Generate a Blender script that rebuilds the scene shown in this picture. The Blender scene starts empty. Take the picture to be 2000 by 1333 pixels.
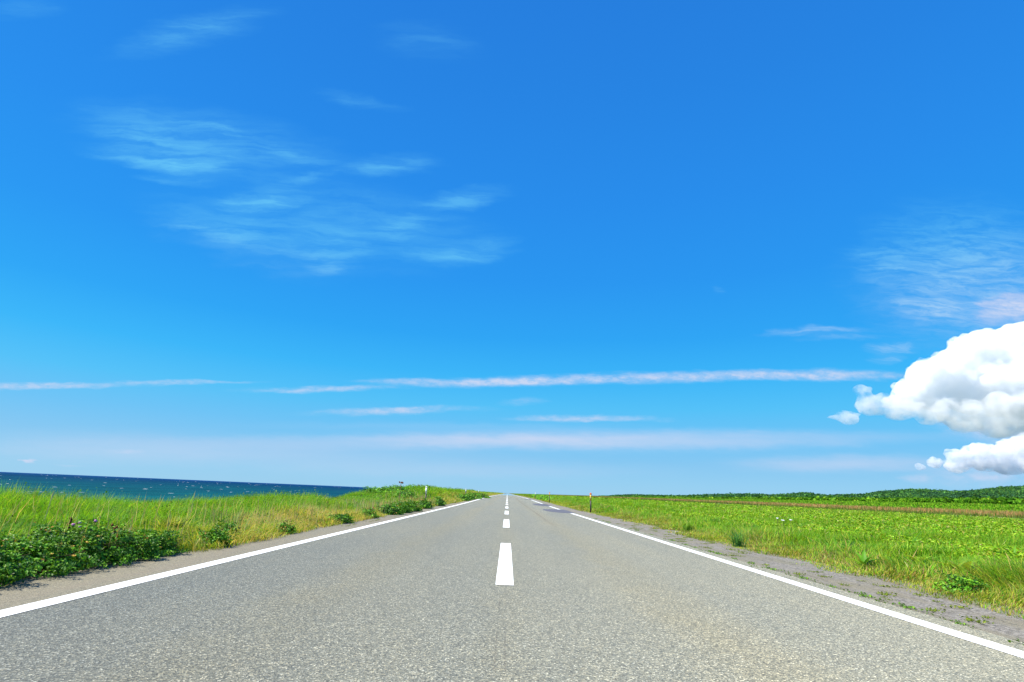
import bpy, bmesh, math, random
import numpy as np
from mathutils import Vector, noise as mnoise

S = bpy.context.scene
COL = S.collection
rng = np.random.default_rng(7)
random.seed(7)
R = math.radians

# ------------------------------------------------------------------ camera
CAM_H = 0.95
FPX = 1049.5                       # focal length in pixels of the 2000 px wide photograph
PITCH, YAW, ROLL = R(15.8145), R(-0.171), R(2.4205)
cam = bpy.data.cameras.new("camera")
cam.sensor_width = 36.0
cam.lens = FPX / 2000 * 36
cam.clip_start = 0.1
cam.clip_end = 60000
camo = bpy.data.objects.new("camera", cam)
COL.objects.link(camo)
fw = Vector((-math.sin(-YAW) * math.cos(PITCH), math.cos(YAW) * math.cos(PITCH), math.sin(PITCH)))
rt0 = Vector((math.cos(YAW), -math.sin(YAW), 0))
up0 = rt0.cross(fw)
# the horizon falls to the right: the camera is rolled a little anticlockwise
rt = rt0 * math.cos(ROLL) + up0 * math.sin(ROLL)
up = -rt0 * math.sin(ROLL) + up0 * math.cos(ROLL)
from mathutils import Matrix
M = Matrix(((rt.x, up.x, -fw.x), (rt.y, up.y, -fw.y), (rt.z, up.z, -fw.z))).to_4x4()
M.translation = Vector((0, 0, CAM_H))
camo.matrix_world = M
S.camera = camo


def px_dir(x, y):
    """direction (y component 1) seen at a pixel of the photograph"""
    d = fw + rt * ((x - 1000) / FPX) + up * (-(y - 666.5) / FPX)
    return d / d.y


# ------------------------------------------------------------------ light, sky, exposure
SUN_EL, SUN_AZ = R(55), R(-103)      # azimuth from +Y (down the road), negative = left
EXPO = 0.90
EM = 2 ** EXPO
S.render.engine = 'CYCLES'
S.view_settings.view_transform = 'Standard'
S.view_settings.look = 'None'
S.view_settings.exposure = EXPO
S.view_settings.gamma = 1.0
S.view_settings.use_curve_mapping = False
S.cycles.use_denoising = True
S.cycles.denoising_prefilter = 'ACCURATE'
S.cycles.denoiser = 'OPENIMAGEDENOISE'
S.cycles.denoising_input_passes = 'RGB_ALBEDO_NORMAL'
S.cycles.max_bounces = 24
S.cycles.diffuse_bounces = 3
S.cycles.glossy_bounces = 3
S.cycles.transmission_bounces = 4
S.cycles.volume_bounces = 24
S.cycles.volume_step_rate = 0.22
S.cycles.transparent_max_bounces = 8
S.cycles.sample_clamp_indirect = 6

sun = bpy.data.lights.new("sun", 'SUN')
sun.energy = 4.6
sun.angle = R(0.53)
sun.color = (1.0, 0.93, 0.80)
suno = bpy.data.objects.new("sun", sun)
COL.objects.link(suno)
sdir = Vector((math.sin(SUN_AZ) * math.cos(SUN_EL), math.cos(SUN_AZ) * math.cos(SUN_EL), math.sin(SUN_EL)))
suno.rotation_euler = sdir.to_track_quat('Z', 'Y').to_euler()
suno.location = (-40, 10, 60)


def lin(c):
    return tuple(((v / 255) / 12.92 if v / 255 <= 0.04045 else ((v / 255 + 0.055) / 1.055) ** 2.4) for v in c)


world = bpy.data.worlds.new("World")
S.world = world
world.use_nodes = True
world.cycles.sampling_method = 'MANUAL'
world.cycles.sample_map_resolution = 512
NT = world.node_tree
for n in list(NT.nodes):
    NT.nodes.remove(n)


class G:
    """small helper for wiring nodes"""
    def __init__(s, nt): s.nt = nt
    def new(s, t, **kw):
        n = s.nt.nodes.new(t)
        for k, v in kw.items(): setattr(n, k, v)
        return n
    def put(s, sock, v):
        if isinstance(v, bpy.types.NodeSocket): s.nt.links.new(v, sock)
        elif v is not None: sock.default_value = v
    def math(s, op, a, b=None, c=None, clamp=False):
        n = s.new('ShaderNodeMath', operation=op, use_clamp=clamp)
        s.put(n.inputs[0], a); s.put(n.inputs[1], b); s.put(n.inputs[2], c)
        return n.outputs[0]
    def vmath(s, op, a, b=None, scale=None):
        n = s.new('ShaderNodeVectorMath', operation=op)
        s.put(n.inputs[0], a); s.put(n.inputs[1], b)
        if scale is not None: s.put(n.inputs['Scale'], scale)
        return n.outputs['Value'] if op in ('LENGTH', 'DOT_PRODUCT') else n.outputs['Vector']
    def mr(s, v, a, b, c=0.0, d=1.0, mode='SMOOTHSTEP', clamp=True):
        n = s.new('ShaderNodeMapRange', interpolation_type=mode)
        if mode == 'LINEAR': n.clamp = clamp
        for i, q in enumerate((v, a, b, c, d)): s.put(n.inputs[i], q)
        return n.outputs[0]
    def noise(s, vec, scale, detail=3, rough=0.5, out='Fac', dist=0.0):
        n = s.new('ShaderNodeTexNoise')
        s.put(n.inputs['Vector'], vec); n.inputs['Scale'].default_value = scale
        n.inputs['Detail'].default_value = detail; n.inputs['Roughness'].default_value = rough
        n.inputs['Distortion'].default_value = dist
        return n.outputs[out]
    def mapping(s, vec, loc=(0, 0, 0), rot=(0, 0, 0), scale=(1, 1, 1), t='POINT'):
        n = s.new('ShaderNodeMapping', vector_type=t)
        s.put(n.inputs['Vector'], vec)
        n.inputs['Location'].default_value = loc; n.inputs['Rotation'].default_value = rot; n.inputs['Scale'].default_value = scale
        return n.outputs[0]
    def mix(s, f, a, b, bt='MIX'):
        n = s.new('ShaderNodeMix', data_type='RGBA', blend_type=bt)
        s.put(n.inputs[0], f); s.put(n.inputs[6], a); s.put(n.inputs[7], b)
        return n.outputs[2]
    def ramp(s, f, stops, interp='LINEAR'):
        n = s.new('ShaderNodeValToRGB')
        e = n.color_ramp; e.interpolation = interp
        while len(e.elements) < len(stops): e.elements.new(0.5)
        for el, (p, c) in zip(e.elements, stops):
            el.position = p; el.color = (*c[:3], 1)
        s.put(n.inputs[0], f)
        return n.outputs['Color']


def build_world():
    g = G(NT)
    tc = g.new('ShaderNodeTexCoord').outputs['Generated']
    sep = g.new('ShaderNodeSeparateXYZ'); g.put(sep.inputs[0], tc)
    dx, dy, dz = sep.outputs
    el = g.math('MULTIPLY', g.math('ARCSINE', dz), 180 / math.pi)
    sky = g.new('ShaderNodeTexSky', sky_type='NISHITA')
    sky.sun_disc = False
    sky.sun_elevation = SUN_EL; sky.sun_rotation = SUN_AZ
    sky.altitude = 0; sky.air_density = 1.0; sky.dust_density = 0.3; sky.ozone_density = 2.0
    # colour grade of the clear sky by elevation: (elevation, wanted display colour, sky texture there at strength 0.1)
    tab = [(0.0, (158, 209, 241), (.56, .63, .55)), (1.5, (150, 207, 242), (.56, .64, .57)), (3.4, (136, 200, 242), (.52, .63, .62)), (6, (112, 196, 246), (.41, .55, .64)),
           (8.8, (86, 194, 249), (.32, .475, .64)), (12, (62, 183, 250), (.274, .422, .616)), (16, (49, 167, 247), (.23, .365, .565)),
           (22, (44, 153, 243), (.188, .303, .505)), (30, (42, 143, 238), (.153, .249, .441)), (40, (40, 134, 230), (.136, .220, .400)), (50, (39, 127, 224), (.129, .206, .378))]
    P = 0.08
    stops = []
    for e, c, n in tab:
        t = lin(c)
        stops.append((e / 50, tuple(t[i] / EM / 0.1 / ((n[i] * 10) ** P) for i in range(3))))
    mxs = max(max(c) for _, c in stops)
    stops = [(p, tuple(v / mxs for v in c)) for p, c in stops]
    grade = g.ramp(g.math('DIVIDE', el, 50, clamp=True), stops)
    gam = g.new('ShaderNodeGamma'); g.put(gam.inputs[0], sky.outputs[0]); gam.inputs[1].default_value = P
    base = g.vmath('SCALE', g.vmath('MULTIPLY', gam.outputs[0], grade), scale=mxs)
    # ---- thin high clouds, laid out on the direction plane y = 1 (true compass directions)
    yy = g.math('MAXIMUM', dy, 0.06)
    comb = g.new('ShaderNodeCombineXYZ')
    g.put(comb.inputs[0], g.math('DIVIDE', dx, yy)); g.put(comb.inputs[1], g.math('DIVIDE', dz, yy))
    p = comb.outputs[0]
    rr = -0.03
    # fibrous warp
    w1 = g.noise(g.mapping(p, rot=(0, 0, 0.0), scale=(7, 22, 1)), 1.0, 4, 0.6, 'Color')
    wv = g.vmath('MULTIPLY', g.vmath('SUBTRACT', w1, (0.5, 0.5, 0.5)), (0.16, 0.05, 0))
    pc = g.vmath('ADD', p, wv)
    wb = g.noise(g.mapping(p, scale=(14, 60, 1)), 1.0, 4, 0.6, 'Color')
    pb = g.vmath('ADD', p, g.vmath('MULTIPLY', g.vmath('SUBTRACT', wb, (0.5, 0.5, 0.5)), (0.10, 0.016, 0)))

    def streak(src, x0, y0, x1, y1, t, s):
        a, b = px_dir(x0, y0), px_dir(x1, y1)
        cx, cy = (a.x + b.x) / 2, (a.z + b.z) / 2
        L = math.hypot(b.x - a.x, b.z - a.z) / 2 * 1.4
        th = t / FPX * (1 + ((y0 + y1) / 2 < 600) * 0.12) * 1.5
        m = g.mapping(src, (cx, cy, 0), (0, 0, math.atan2(b.z - a.z, b.x - a.x)), (max(L, th), th, 1), 'TEXTURE')
        return g.mr(g.vmath('LENGTH', m), 1.0, 0.0, 0.0, s)

    def total(src, lst):
        acc = None
        for q in lst:
            v = streak(src, *q)
            acc = v if acc is None else g.math('ADD', acc, v)
        return acc
    cir = [(170, 230, 660, 335, 70, .36), (400, 420, 930, 470, 80, .34), (300, 400, 640, 520, 50, .28), (170, 230, 440, 330, 50, .30),
           (300, 222, 520, 275, 14, .26), (190, 298, 440, 335, 15, .40), (260, 345, 430, 362, 11, .26), (470, 262, 640, 330, 16, .22),
           (430, 402, 600, 385, 22, .50), (560, 360, 660, 335, 14, .26), (660, 330, 850, 318, 24, .42), (320, 435, 480, 475, 14, .34),
           (600, 495, 740, 470, 28, .30), (600, 520, 690, 525, 15, .40), (740, 450, 850, 425, 22, .38), (820, 405, 990, 375, 20, .44),
           (820, 505, 1000, 478, 24, .50), (230, 95, 520, 30, 40, .34), (-40, 15, 130, 15, 26, .16), (740, 70, 940, 95, 45, .14), (620, 180, 790, 215, 14, .18)]
    n1 = g.noise(g.mapping(pc, rot=(0, 0, 0.20), scale=(5, 40, 1)), 1.0, 5, 0.60)
    c1 = g.math('MULTIPLY', total(pc, cir), g.mr(n1, 0.30, 0.72, 0.22, 1.3))
    rip = [(1690, 560, 2080, 500, 125, .66), (1680, 530, 1790, 522, 13, .30), (1740, 600, 1900, 615, 26, .46), (1640, 487, 1780, 505, 18, .30),
           (1690, 684, 1800, 677, 12, .45), (1700, 706, 1765, 700, 9, .28), (1490, 652, 1690, 645, 10, .45), (1560, 668, 1720, 660, 8, .22), (1385, 572, 1420, 560, 6, .2)]
    n2 = g.noise(g.mapping(pc, rot=(0, 0, -0.22), scale=(16, 95, 1)), 1.0, 4, 0.6)
    c2 = g.math('MULTIPLY', total(pc, rip), g.mr(n2, 0.28, 0.74, 0.22, 1.05))
    bands = [(760, 749, 1180, 746, 8, .65), (1080, 741, 1500, 734, 11, .75), (1380, 733, 1790, 733, 11, .8), (860, 745, 1200, 741, 8, .4), (480, 764, 770, 757, 6, .6), (690, 744, 860, 744, 5, .4),
             (-120, 757, 270, 752, 6, .7), (180, 748, 500, 747, 4, .45), (600, 807, 940, 798, 7, .40), (690, 801, 840, 801, 5, .35), (1000, 818, 1280, 818, 6, .62), (970, 786, 1070, 784, 7, .2),
             (200, 881, 285, 882, 4, .25), (50, 901, 70, 901, 4, 1.0), (100, 906, 175, 911, 2, .2)]
    n3 = g.noise(g.mapping(p, rot=(0, 0, 0.3), scale=(40, 90, 1)), 1.0, 4, 0.65)
    c3 = g.math('MULTIPLY', total(pb, bands), g.mr(n3, 0.28, 0.7, 0.45, 1.15))
    veil = [(400, 864, 1850, 853, 17, .46), (740, 860, 1300, 862, 13, .22), (-100, 885, 1000, 893, 26, .24), (1430, 908, 1860, 905, 17, .45), (-100, 862, 500, 868, 26, .18), (500, 918, 1300, 920, 18, .20),
            (500, 832, 1300, 838, 10, .12), (1020, 878, 1700, 868, 12, .18)]
    c4 = g.math('MULTIPLY', total(pb, veil), g.mr(n1, 0.2, 0.8, 0.95, 1.35))
    # pale wisps round the foot of the big clouds
    wis = [(1900, 618, 2060, 590, 32, .75), (1830, 822, 2080, 850, 34, .75), (1790, 930, 2060, 920, 30, .42), (1760, 935, 1830, 934, 9, .42), (1880, 934, 1990, 930, 8, .35)]
    n4 = g.noise(g.mapping(p, scale=(22, 40, 1)), 1.0, 5, 0.6)
    c5 = g.math('MULTIPLY', total(pb, wis), g.mr(n4, 0.30, 0.65, 0.35, 1.05))
    front = g.mr(dy, 0.08, 0.35)
    op = g.math('MULTIPLY', g.math('ADD', g.math('ADD', g.math('ADD', c1, c2), g.math('ADD', c3, c4)), c5, clamp=True), front)
    op = g.math('MINIMUM', op, 0.92)
    cc = lin((208, 219, 244))
    thin = lin((110, 205, 250))
    colr = g.mix(g.mr(g.math('ADD', g.math('ADD', c3, c4), c5), 0.0, 0.22), g.mix(g.mr(el, 14, 24), (*(v / EM / .1 for v in lin((190, 220, 248))), 1), (*(v / EM / .1 for v in thin), 1)), (*(v / EM / .1 for v in cc), 1))
    bg = g.new('ShaderNodeBackground'); bg.inputs[1].default_value = 0.1
    g.put(bg.inputs[0], g.mix(op, base, colr))
    out = g.new('ShaderNodeOutputWorld')
    NT.links.new(bg.outputs[0], out.inputs[0])


build_world()

# ------------------------------------------------------------------ helpers


def mesh_obj(name, V, F, mat, parent=None, tint=None, smooth=False, link=True):
    """V (n,3), F (m,3) or (m,4) integer arrays -> one mesh object"""
    V = np.asarray(V, dtype=np.float32); F = np.asarray(F, dtype=np.int32)
    me = bpy.data.meshes.new(name)
    k = F.shape[1]
    me.vertices.add(len(V)); me.vertices.foreach_set('co', V.ravel())
    me.loops.add(F.size); me.loops.foreach_set('vertex_index', F.ravel())
    me.polygons.add(len(F)); me.polygons.foreach_set('loop_start', np.arange(0, F.size, k, dtype=np.int32))
    me.polygons.foreach_set('use_smooth', np.full(len(F), smooth, dtype=bool))
    if tint is not None:
        a = me.attributes.new('tint', 'FLOAT_COLOR', 'POINT')
        c = np.ones((len(V), 4), dtype=np.float32); c[:, :3] = tint
        a.data.foreach_set('color', c.ravel())
    me.update(calc_edges=True)
    if mat is not None: me.materials.append(mat)
    o = bpy.data.objects.new(name, me)
    if link: COL.objects.link(o)
    if parent is not None: o.parent = parent
    return o


def struct(o):
    o['kind'] = 'structure'; return o


def stuff(o, label=None, cat=None):
    o['kind'] = 'stuff'
    if label: o['label'] = label
    if cat: o['category'] = cat
    return o


def thing(name, label, cat, loc, group=None, rotz=0.0):
    o = bpy.data.objects.new(name, None)
    COL.objects.link(o)
    o.empty_display_size = 0.1
    o.location = loc; o.rotation_euler = (0, 0, rotz)
    o['label'] = label; o['category'] = cat
    if group: o['group'] = group
    return o


def copy_thing(src, label, loc, rotz, scale=(1, 1, 1)):
    c = src.copy(); COL.objects.link(c)
    c.location = loc; c.rotation_euler = (0, 0, rotz); c.scale = scale
    c['label'] = label
    for ch in list(src.children):
        d = ch.copy(); COL.objects.link(d); d.parent = c
        for gch in list(ch.children):
            e = gch.copy(); COL.objects.link(e); e.parent = d
    return c


def sstep(a, b, x):
    t = np.clip((x - a) / (b - a), 0, 1)
    return t * t * (3 - 2 * t)


_ph = rng.uniform(0, 6.28, (24, 3))


def wob(x, y, s, k=0):
    """cheap smooth pseudo noise in about -1..1"""
    v = 0
    for i in range(6):
        a = _ph[(i + k * 5) % 24]
        f = (0.6 + 0.35 * i) / s
        v = v + np.sin(f * (x * math.cos(a[0]) + y * math.sin(a[0])) + a[1]) / 6 * 1.6
    return v


# ------------------------------------------------------------------ terrain heights
ROAD_L, ROAD_R = -4.25, 5.35


def zroad(y):
    return 0.16 * sstep(35, 115, y)


# top of the plants along the crest of the left bank, read along the road
TLY = np.array([-30, 5, 8.2, 9.1, 10.1, 11.1, 13, 14.4, 16.3, 18.4, 21.2, 22.5, 24.3, 28.7, 30.5, 34.7, 36.3, 48.8, 69, 125, 247, 800, 9000.])
TLZ = np.array([.5, .55, .64, .60, .61, .57, .51, .47, .58, .43, .62, .50, .50, .36, .42, .54, .76, 1.10, 1.12, 1.10, 1.0, .97, .9])
GRASS_L = 0.47


def xsand(y):
    return np.interp(y, [-30, 20, 40, 52, 60, 73, 82, 95, 130, 200, 400, 9000], [130, 84, 62, 52, 46, 40, 36, 32, 27, 24, 22, 22])


def zground(x, y):
    x = np.asarray(x, float); y = np.asarray(y, float)
    zr = zroad(y)
    gl = np.interp(y, TLY, TLZ) - GRASS_L
    left = zr + (gl - zr) * sstep(-4.3, -6.8, x)
    left = left + (-9.5 - left) * sstep(-9.5, -22, x)
    s = x - xsand(y)
    f = sstep(5.4, 9.0, x)
    field = 0.14 + 0.22 * sstep(8, 30, x) + 0.05 * wob(x, y, 5)
    farv = np.interp(y, [0, 40, 60, 90, 120, 9000], [0, 0, .08, .30, .45, .45]) * sstep(11, 6, x)
    right = zr * sstep(60, 10, x) + field * f + farv * f * (1 - sstep(30, 60, s))
    rise = np.interp(s, [-5, 5, 60, 180, 254, 390, 700, 5000], [0, 0.05, .35, 4.2, 6.2, 10.5, 16, 40])
    right = right + rise * np.interp(y, [0, 250, 900, 9000], [1, 1, .60, .5])
    return np.where(x < 0, np.where(x < ROAD_L + .1, left, zr), np.where(x > ROAD_R - .1, right, zr))


# ------------------------------------------------------------------ materials


def principled(name, base=(0.5, 0.5, 0.5), rough=0.6, spec=0.5):
    m = bpy.data.materials.new(name); m.use_nodes = True
    b = m.node_tree.nodes['Principled BSDF']
    b.inputs['Base Color'].default_value = (*base, 1)
    b.inputs['Roughness'].default_value = rough
    b.inputs['Specular IOR Level'].default_value = spec
    return m, G(m.node_tree), b


def leaf_mat(name, trans=0.38, spec=0.35, rough=0.5, var=0.25, gain=1.0):
    m, g, b = principled(name, rough=rough, spec=spec)
    at = g.new('ShaderNodeAttribute', attribute_name='tint').outputs['Color']
    pos = g.new('ShaderNodeNewGeometry').outputs['Position']
    n = g.noise(pos, 9.0, 2)
    c = g.mix(1.0, at, g.ramp(n, [(0.3, (1 - var,) * 3), (0.7, (1 + var * .0,) * 3)]), 'MULTIPLY')
    c = g.vmath('SCALE', c, scale=gain)
    g.put(b.inputs['Base Color'], c)
    tr = g.new('ShaderNodeBsdfTranslucent')
    g.put(tr.inputs[0], g.vmath('MULTIPLY', c, (1.15, 1.1, 0.6)))
    mx = g.new('ShaderNodeMixShader'); mx.inputs[0].default_value = trans
    m.node_tree.links.new(b.outputs[0], mx.inputs[1]); m.node_tree.links.new(tr.outputs[0], mx.inputs[2])
    out = [n for n in m.node_tree.nodes if n.type == 'OUTPUT_MATERIAL'][0]
    m.node_tree.links.new(mx.outputs[0], out.inputs[0])
    return m


M_GRASS = leaf_mat('grass_blade', trans=0.5, spec=0.2, gain=1.12)
M_LEAF = leaf_mat('broad_leaf', trans=0.36, spec=0.22, rough=0.5)
M_ROSE = leaf_mat('rose_leaf', trans=0.25, spec=0.22, rough=0.5)
M_FAR = leaf_mat('distant_foliage', trans=0.35, spec=0.05, rough=0.8)


def road_mat(name, shoulder=False):
    m, g, b = principled(name, rough=0.75, spec=0.35)
    pos = g.new('ShaderNodeNewGeometry').outputs['Position']
    sep = g.new('ShaderNodeSeparateXYZ'); g.put(sep.inputs[0], pos)
    X, Y, Z = sep.outputs
    v = g.new('ShaderNodeTexVoronoi'); v.inputs['Scale'].default_value = 125 if not shoulder else 150
    g.put(v.inputs['Vector'], pos)
    sp = g.new('ShaderNodeSeparateXYZ'); g.put(sp.inputs[0], v.outputs['Color'])
    v2 = g.new('ShaderNodeTexVoronoi'); v2.inputs['Scale'].default_value = 55
    g.put(v2.inputs['Vector'], pos)
    sp2 = g.new('ShaderNodeSeparateXYZ'); g.put(sp2.inputs[0], v2.outputs['Color'])
    if not shoulder:
        stone = g.ramp(sp.outputs[0], [(0.0, (.080, .083, .078)), (.30, (.142, .148, .135)), (.60, (.205, .211, .190)), (.80, (.275, .275, .240)), (.92, (.345, .325, .26)), (1.0, (.60, .60, .55))])
        big = g.ramp(sp2.outputs[1], [(0.0, (.84, .85, .86)), (.55, (1.0, 1.0, 1.0)), (.9, (1.08, 1.05, 1.0)), (1.0, (1.28, 1.26, 1.2))])
    else:
        stone = g.ramp(sp.outputs[0], [(0.0, (.145, .135, .118)), (.5, (.225, .208, .178)), (.85, (.28, .257, .218)), (1.0, (.42, .39, .34))])
        big = g.ramp(sp2.outputs[1], [(0.0, (.86, .86, .86)), (.6, (1.0, 1.0, 1.0)), (1.0, (1.15, 1.12, 1.08))])
    c = g.mix(1.0, stone, big, 'MULTIPLY')
    c = g.mix(1.0, c, (1.29, 1.26, 1.12, 1) if not shoulder else (1.05, 1.03, .86, 1), 'MULTIPLY')
    # broad patches and the dusty wheel tracks
    pn = g.noise(g.mapping(pos, scale=(0.9, 0.12, 1)), 1.0, 4, 0.55)
    c = g.mix(1.0, c, g.ramp(pn, [(0.3, (.80, .825, .835)), (0.7, (.94, .93, .875))]), 'MULTIPLY')
    pn2 = g.noise(g.mapping(pos, scale=(1.6, 0.9, 1), loc=(7, 3, 0)), 1.0, 5, 0.6)
    if not shoulder:
        def track(cx, w):
            return g.mr(g.math('ABSOLUTE', g.math('SUBTRACT', g.math('ADD', X, g.math('MULTIPLY', g.math('SUBTRACT', pn2, 0.5), 0.5)), cx)), 0.0, w, 1.0, 0.0)
        tr = g.math('MAXIMUM', g.math('MAXIMUM', track(-1.62, 0.62), track(1.62, 0.62)), g.math('MULTIPLY', track(0.0, .35), .55))
        tr = g.math('MULTIPLY', tr, g.mr(pn2, 0.25, 0.7, 0.35, 1.0))
        c = g.mix(tr, c, g.mix(1.0, c, (1.06, 1.015, 0.925, 1), 'MULTIPLY'))
        # one long tyre mark in the right lane
        wig = g.noise(g.mapping(pos, scale=(0, 0.05, 0)), 1.0, 2)
        d = g.math('ABSOLUTE', g.math('SUBTRACT', X, g.math('ADD', 1.42, g.math('MULTIPLY', wig, 0.25))))
        mk = g.math('MULTIPLY', g.mr(d, 0.02, 0.10, 1.0, 0.0), g.math('MULTIPLY', g.mr(Y, 14, 26), g.mr(pn2, .3, .62, .25, 1.0)))
        c = g.mix(g.math('MULTIPLY', mk, 0.6), c, (.15, .12, .085, 1))
        # paving joint along the crown
        jd = g.math('ABSOLUTE', g.math('ADD', X, g.math('MULTIPLY', g.math('SUBTRACT', pn2, .5), .02)))
        jn = g.math('MULTIPLY', g.mr(g.math('ABSOLUTE', g.math('ADD', jd, -0.03)), 0.002, 0.008, 1.0, 0.0), g.mr(pn2, .4, .6, 0, .3))
        c = g.mix(jn, c, (.07, .06, .05, 1))
    else:
        st = g.noise(g.mapping(pos, scale=(2.2, 0.25, 1)), 1.0, 5, 0.65)
        c = g.mix(g.mr(st, .45, .75, 0, .6), c, (.22, .185, .135, 1))
        # cracks
        vc = g.new('ShaderNodeTexVoronoi', feature='DISTANCE_TO_EDGE'); vc.inputs['Scale'].default_value = 1.0
        g.put(vc.inputs['Vector'], g.vmath('ADD', g.mapping(pos, scale=(3.0, 0.7, 1)), g.vmath('SCALE', g.noise(pos, 3.0, 4, .6, 'Color'), scale=0.6)))
        ck = g.math('MULTIPLY', g.mr(vc.outputs['Distance'], 0.004, 0.016, 1, 0), g.mr(X, 4.0, 4.3))
        c = g.mix(g.math('MULTIPLY', ck, .75), c, (.05, .043, .037, 1))
        # long broken cracks and loose grit on the rough strip beyond the seam
        lw = g.noise(g.mapping(pos, scale=(1.2, .8, 1), loc=(0, 5, 0)), 1.0, 4, .6)
        for off, wd, th in ((.012, .012, .40), (.31, .008, .52), (.58, .011, .48), (.86, .008, .55)):
            dl = g.math('ABSOLUTE', g.math('SUBTRACT', g.math('ADD', X, g.math('MULTIPLY', g.math('SUBTRACT', lw, .5), .10 if off > .1 else .03)), 4.04 + off))
            c = g.mix(g.math('MULTIPLY', g.mr(dl, wd * .4, wd * 1.6, 1, 0), g.mr(g.noise(g.mapping(pos, scale=(.5, 1.1, 1), loc=(off * 40, 0, 0)), 1.0, 3), th, th + .08, 0, .8)), c, (.045, .037, .03, 1))
        gv = g.new('ShaderNodeTexVoronoi'); gv.inputs['Scale'].default_value = 42; g.put(gv.inputs['Vector'], pos)
        gsep = g.new('ShaderNodeSeparateXYZ'); g.put(gsep.inputs[0], gv.outputs['Color'])
        grit = g.math('MULTIPLY', g.mr(X, 4.06, 4.28), g.mr(g.noise(g.mapping(pos, scale=(2, .6, 1)), 1.0, 4), .42, .6))
        c = g.mix(g.math('MULTIPLY', grit, .8), c, g.ramp(gsep.outputs[0], [(0, (.09, .08, .065)), (.5, (.21, .19, .16)), (1, (.34, .315, .27))]))
    g.put(b.inputs['Base Color'], c)
    bp = g.new('ShaderNodeBump'); bp.inputs['Strength'].default_value = 0.8; bp.inputs['Distance'].default_value = 0.006
    g.put(bp.inputs['Height'], v.outputs['Distance'])
    g.put(b.inputs['Normal'], bp.outputs[0])
    if not shoulder:
        # mirror coat added far down the dry road to imitate a sky mirage
        g.put(b.inputs['Coat Weight'], g.mr(Y, 170, 270))
        b.inputs['Coat Roughness'].default_value = 0.02
        b.inputs['Diffuse Roughness'].default_value = 1.0
    return m


M_ROAD = road_mat('asphalt')
M_SHOULDER = road_mat('shoulder_asphalt', True)


def paint_mat():
    m, g, b = principled('road_paint', rough=0.55, spec=0.4)
    pos = g.new('ShaderNodeNewGeometry').outputs['Position']
    n = g.noise(pos, 60, 3, 0.6)
    n2 = g.noise(g.mapping(pos, scale=(8, 2.5, 1)), 1.0, 5, 0.65)
    c = g.mix(g.mr(n2, .56, .74, 0, .45), (.84, .85, .82, 1), (.52, .50, .45, 1))
    c = g.mix(g.mr(n, .62, .75, 0, .45), c, (.42, .42, .40, 1))
    g.put(b.inputs['Base Color'], c)
    bp = g.new('ShaderNodeBump'); bp.inputs['Strength'].default_value = 0.4; bp.inputs['Distance'].default_value = 0.004
    g.put(bp.inputs['Height'], g.noise(pos, 110, 2)); g.put(b.inputs['Normal'], bp.outputs[0])
    return m


M_PAINT = paint_mat()


def patch_mat():
    m, g, b = principled('repair_asphalt', rough=0.7, spec=0.35)
    pos = g.new('ShaderNodeNewGeometry').outputs['Position']
    n = g.noise(pos, 70, 3, 0.7)
    g.put(b.inputs['Base Color'], g.ramp(n, [(.3, (.060, .060, .072)), (.7, (.155, .150, .165))]))
    return m


M_PATCH = patch_mat()


def soil_mat():
    m, g, b = principled('soil', rough=0.95, spec=0.1)
    at = g.new('ShaderNodeAttribute', attribute_name='tint').outputs['Color']
    pos = g.new('ShaderNodeNewGeometry').outputs['Position']
    n = g.noise(pos, 6, 6, 0.65)
    n2 = g.noise(pos, 0.09, 4, 0.6)
    c = g.mix(1.0, at, g.ramp(n, [(.25, (.55, .55, .5)), (.75, (1.25, 1.2, 1.1))]), 'MULTIPLY')
    c = g.mix(1.0, c, g.ramp(n2, [(.3, (.8, .85, .8)), (.7, (1.15, 1.1, 1.0))]), 'MULTIPLY')
    g.put(b.inputs['Base Color'], c)
    bp = g.new('ShaderNodeBump'); bp.inputs['Strength'].default_value = 0.7; bp.inputs['Distance'].default_value = 0.05
    g.put(bp.inputs['Height'], n); g.put(b.inputs['Normal'], bp.outputs[0])
    return m


M_SOIL = soil_mat()


def sea_mat():
    m, g, b = principled('sea_water', rough=0.7, spec=0.03)
    pos = g.new('ShaderNodeNewGeometry').outputs['Position']
    sep = g.new('ShaderNodeSeparateXYZ'); g.put(sep.inputs[0], pos)
    # shallow green water by the beach, deep blue far out
    n = g.noise(g.mapping(pos, scale=(.0016, .0011, 1)), 1.0, 4, .55)
    dist = g.math('ADD', g.vmath('LENGTH', pos), g.math('MULTIPLY', g.math('SUBTRACT', n, .5), 900))
    dd = g.math('LOGARITHM', g.math('MAXIMUM', dist, 50), 10)
    c = g.ramp(g.mr(dd, 2.0, 4.2, 0, 1, 'LINEAR'), [(.0, (.003, .085, .085)), (.32, (.002, .066, .082)), (.50, (.0015, .044, .082)), (.68, (.001, .030, .085)), (1.0, (.002, .042, .150))])
    n3 = g.noise(g.mapping(pos, scale=(.02, .012, 1)), 1.0, 5, .6)
    c = g.mix(1.0, c, g.ramp(n3, [(.3, (.62, .70, .76)), (.7, (1.30, 1.22, 1.16))]), 'MULTIPLY')
    n5 = g.noise(g.mapping(pos, scale=(.005, .0022, 1)), 1.0, 4, .6)
    c = g.mix(1.0, c, g.ramp(n5, [(.35, (.78, .82, .9)), (.65, (1.12, 1.14, 1.08))]), 'MULTIPLY')
    g.put(b.inputs['Base Color'], c)
    bp = g.new('ShaderNodeBump'); bp.inputs['Strength'].default_value = 1.0; bp.inputs['Distance'].default_value = 1.2
    g.put(bp.inputs['Height'], g.noise(g.mapping(pos, scale=(.22, .1, 1)), 1.0, 6, .65)); g.put(b.inputs['Normal'], bp.outputs[0])
    return m


M_SEA = sea_mat()


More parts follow.
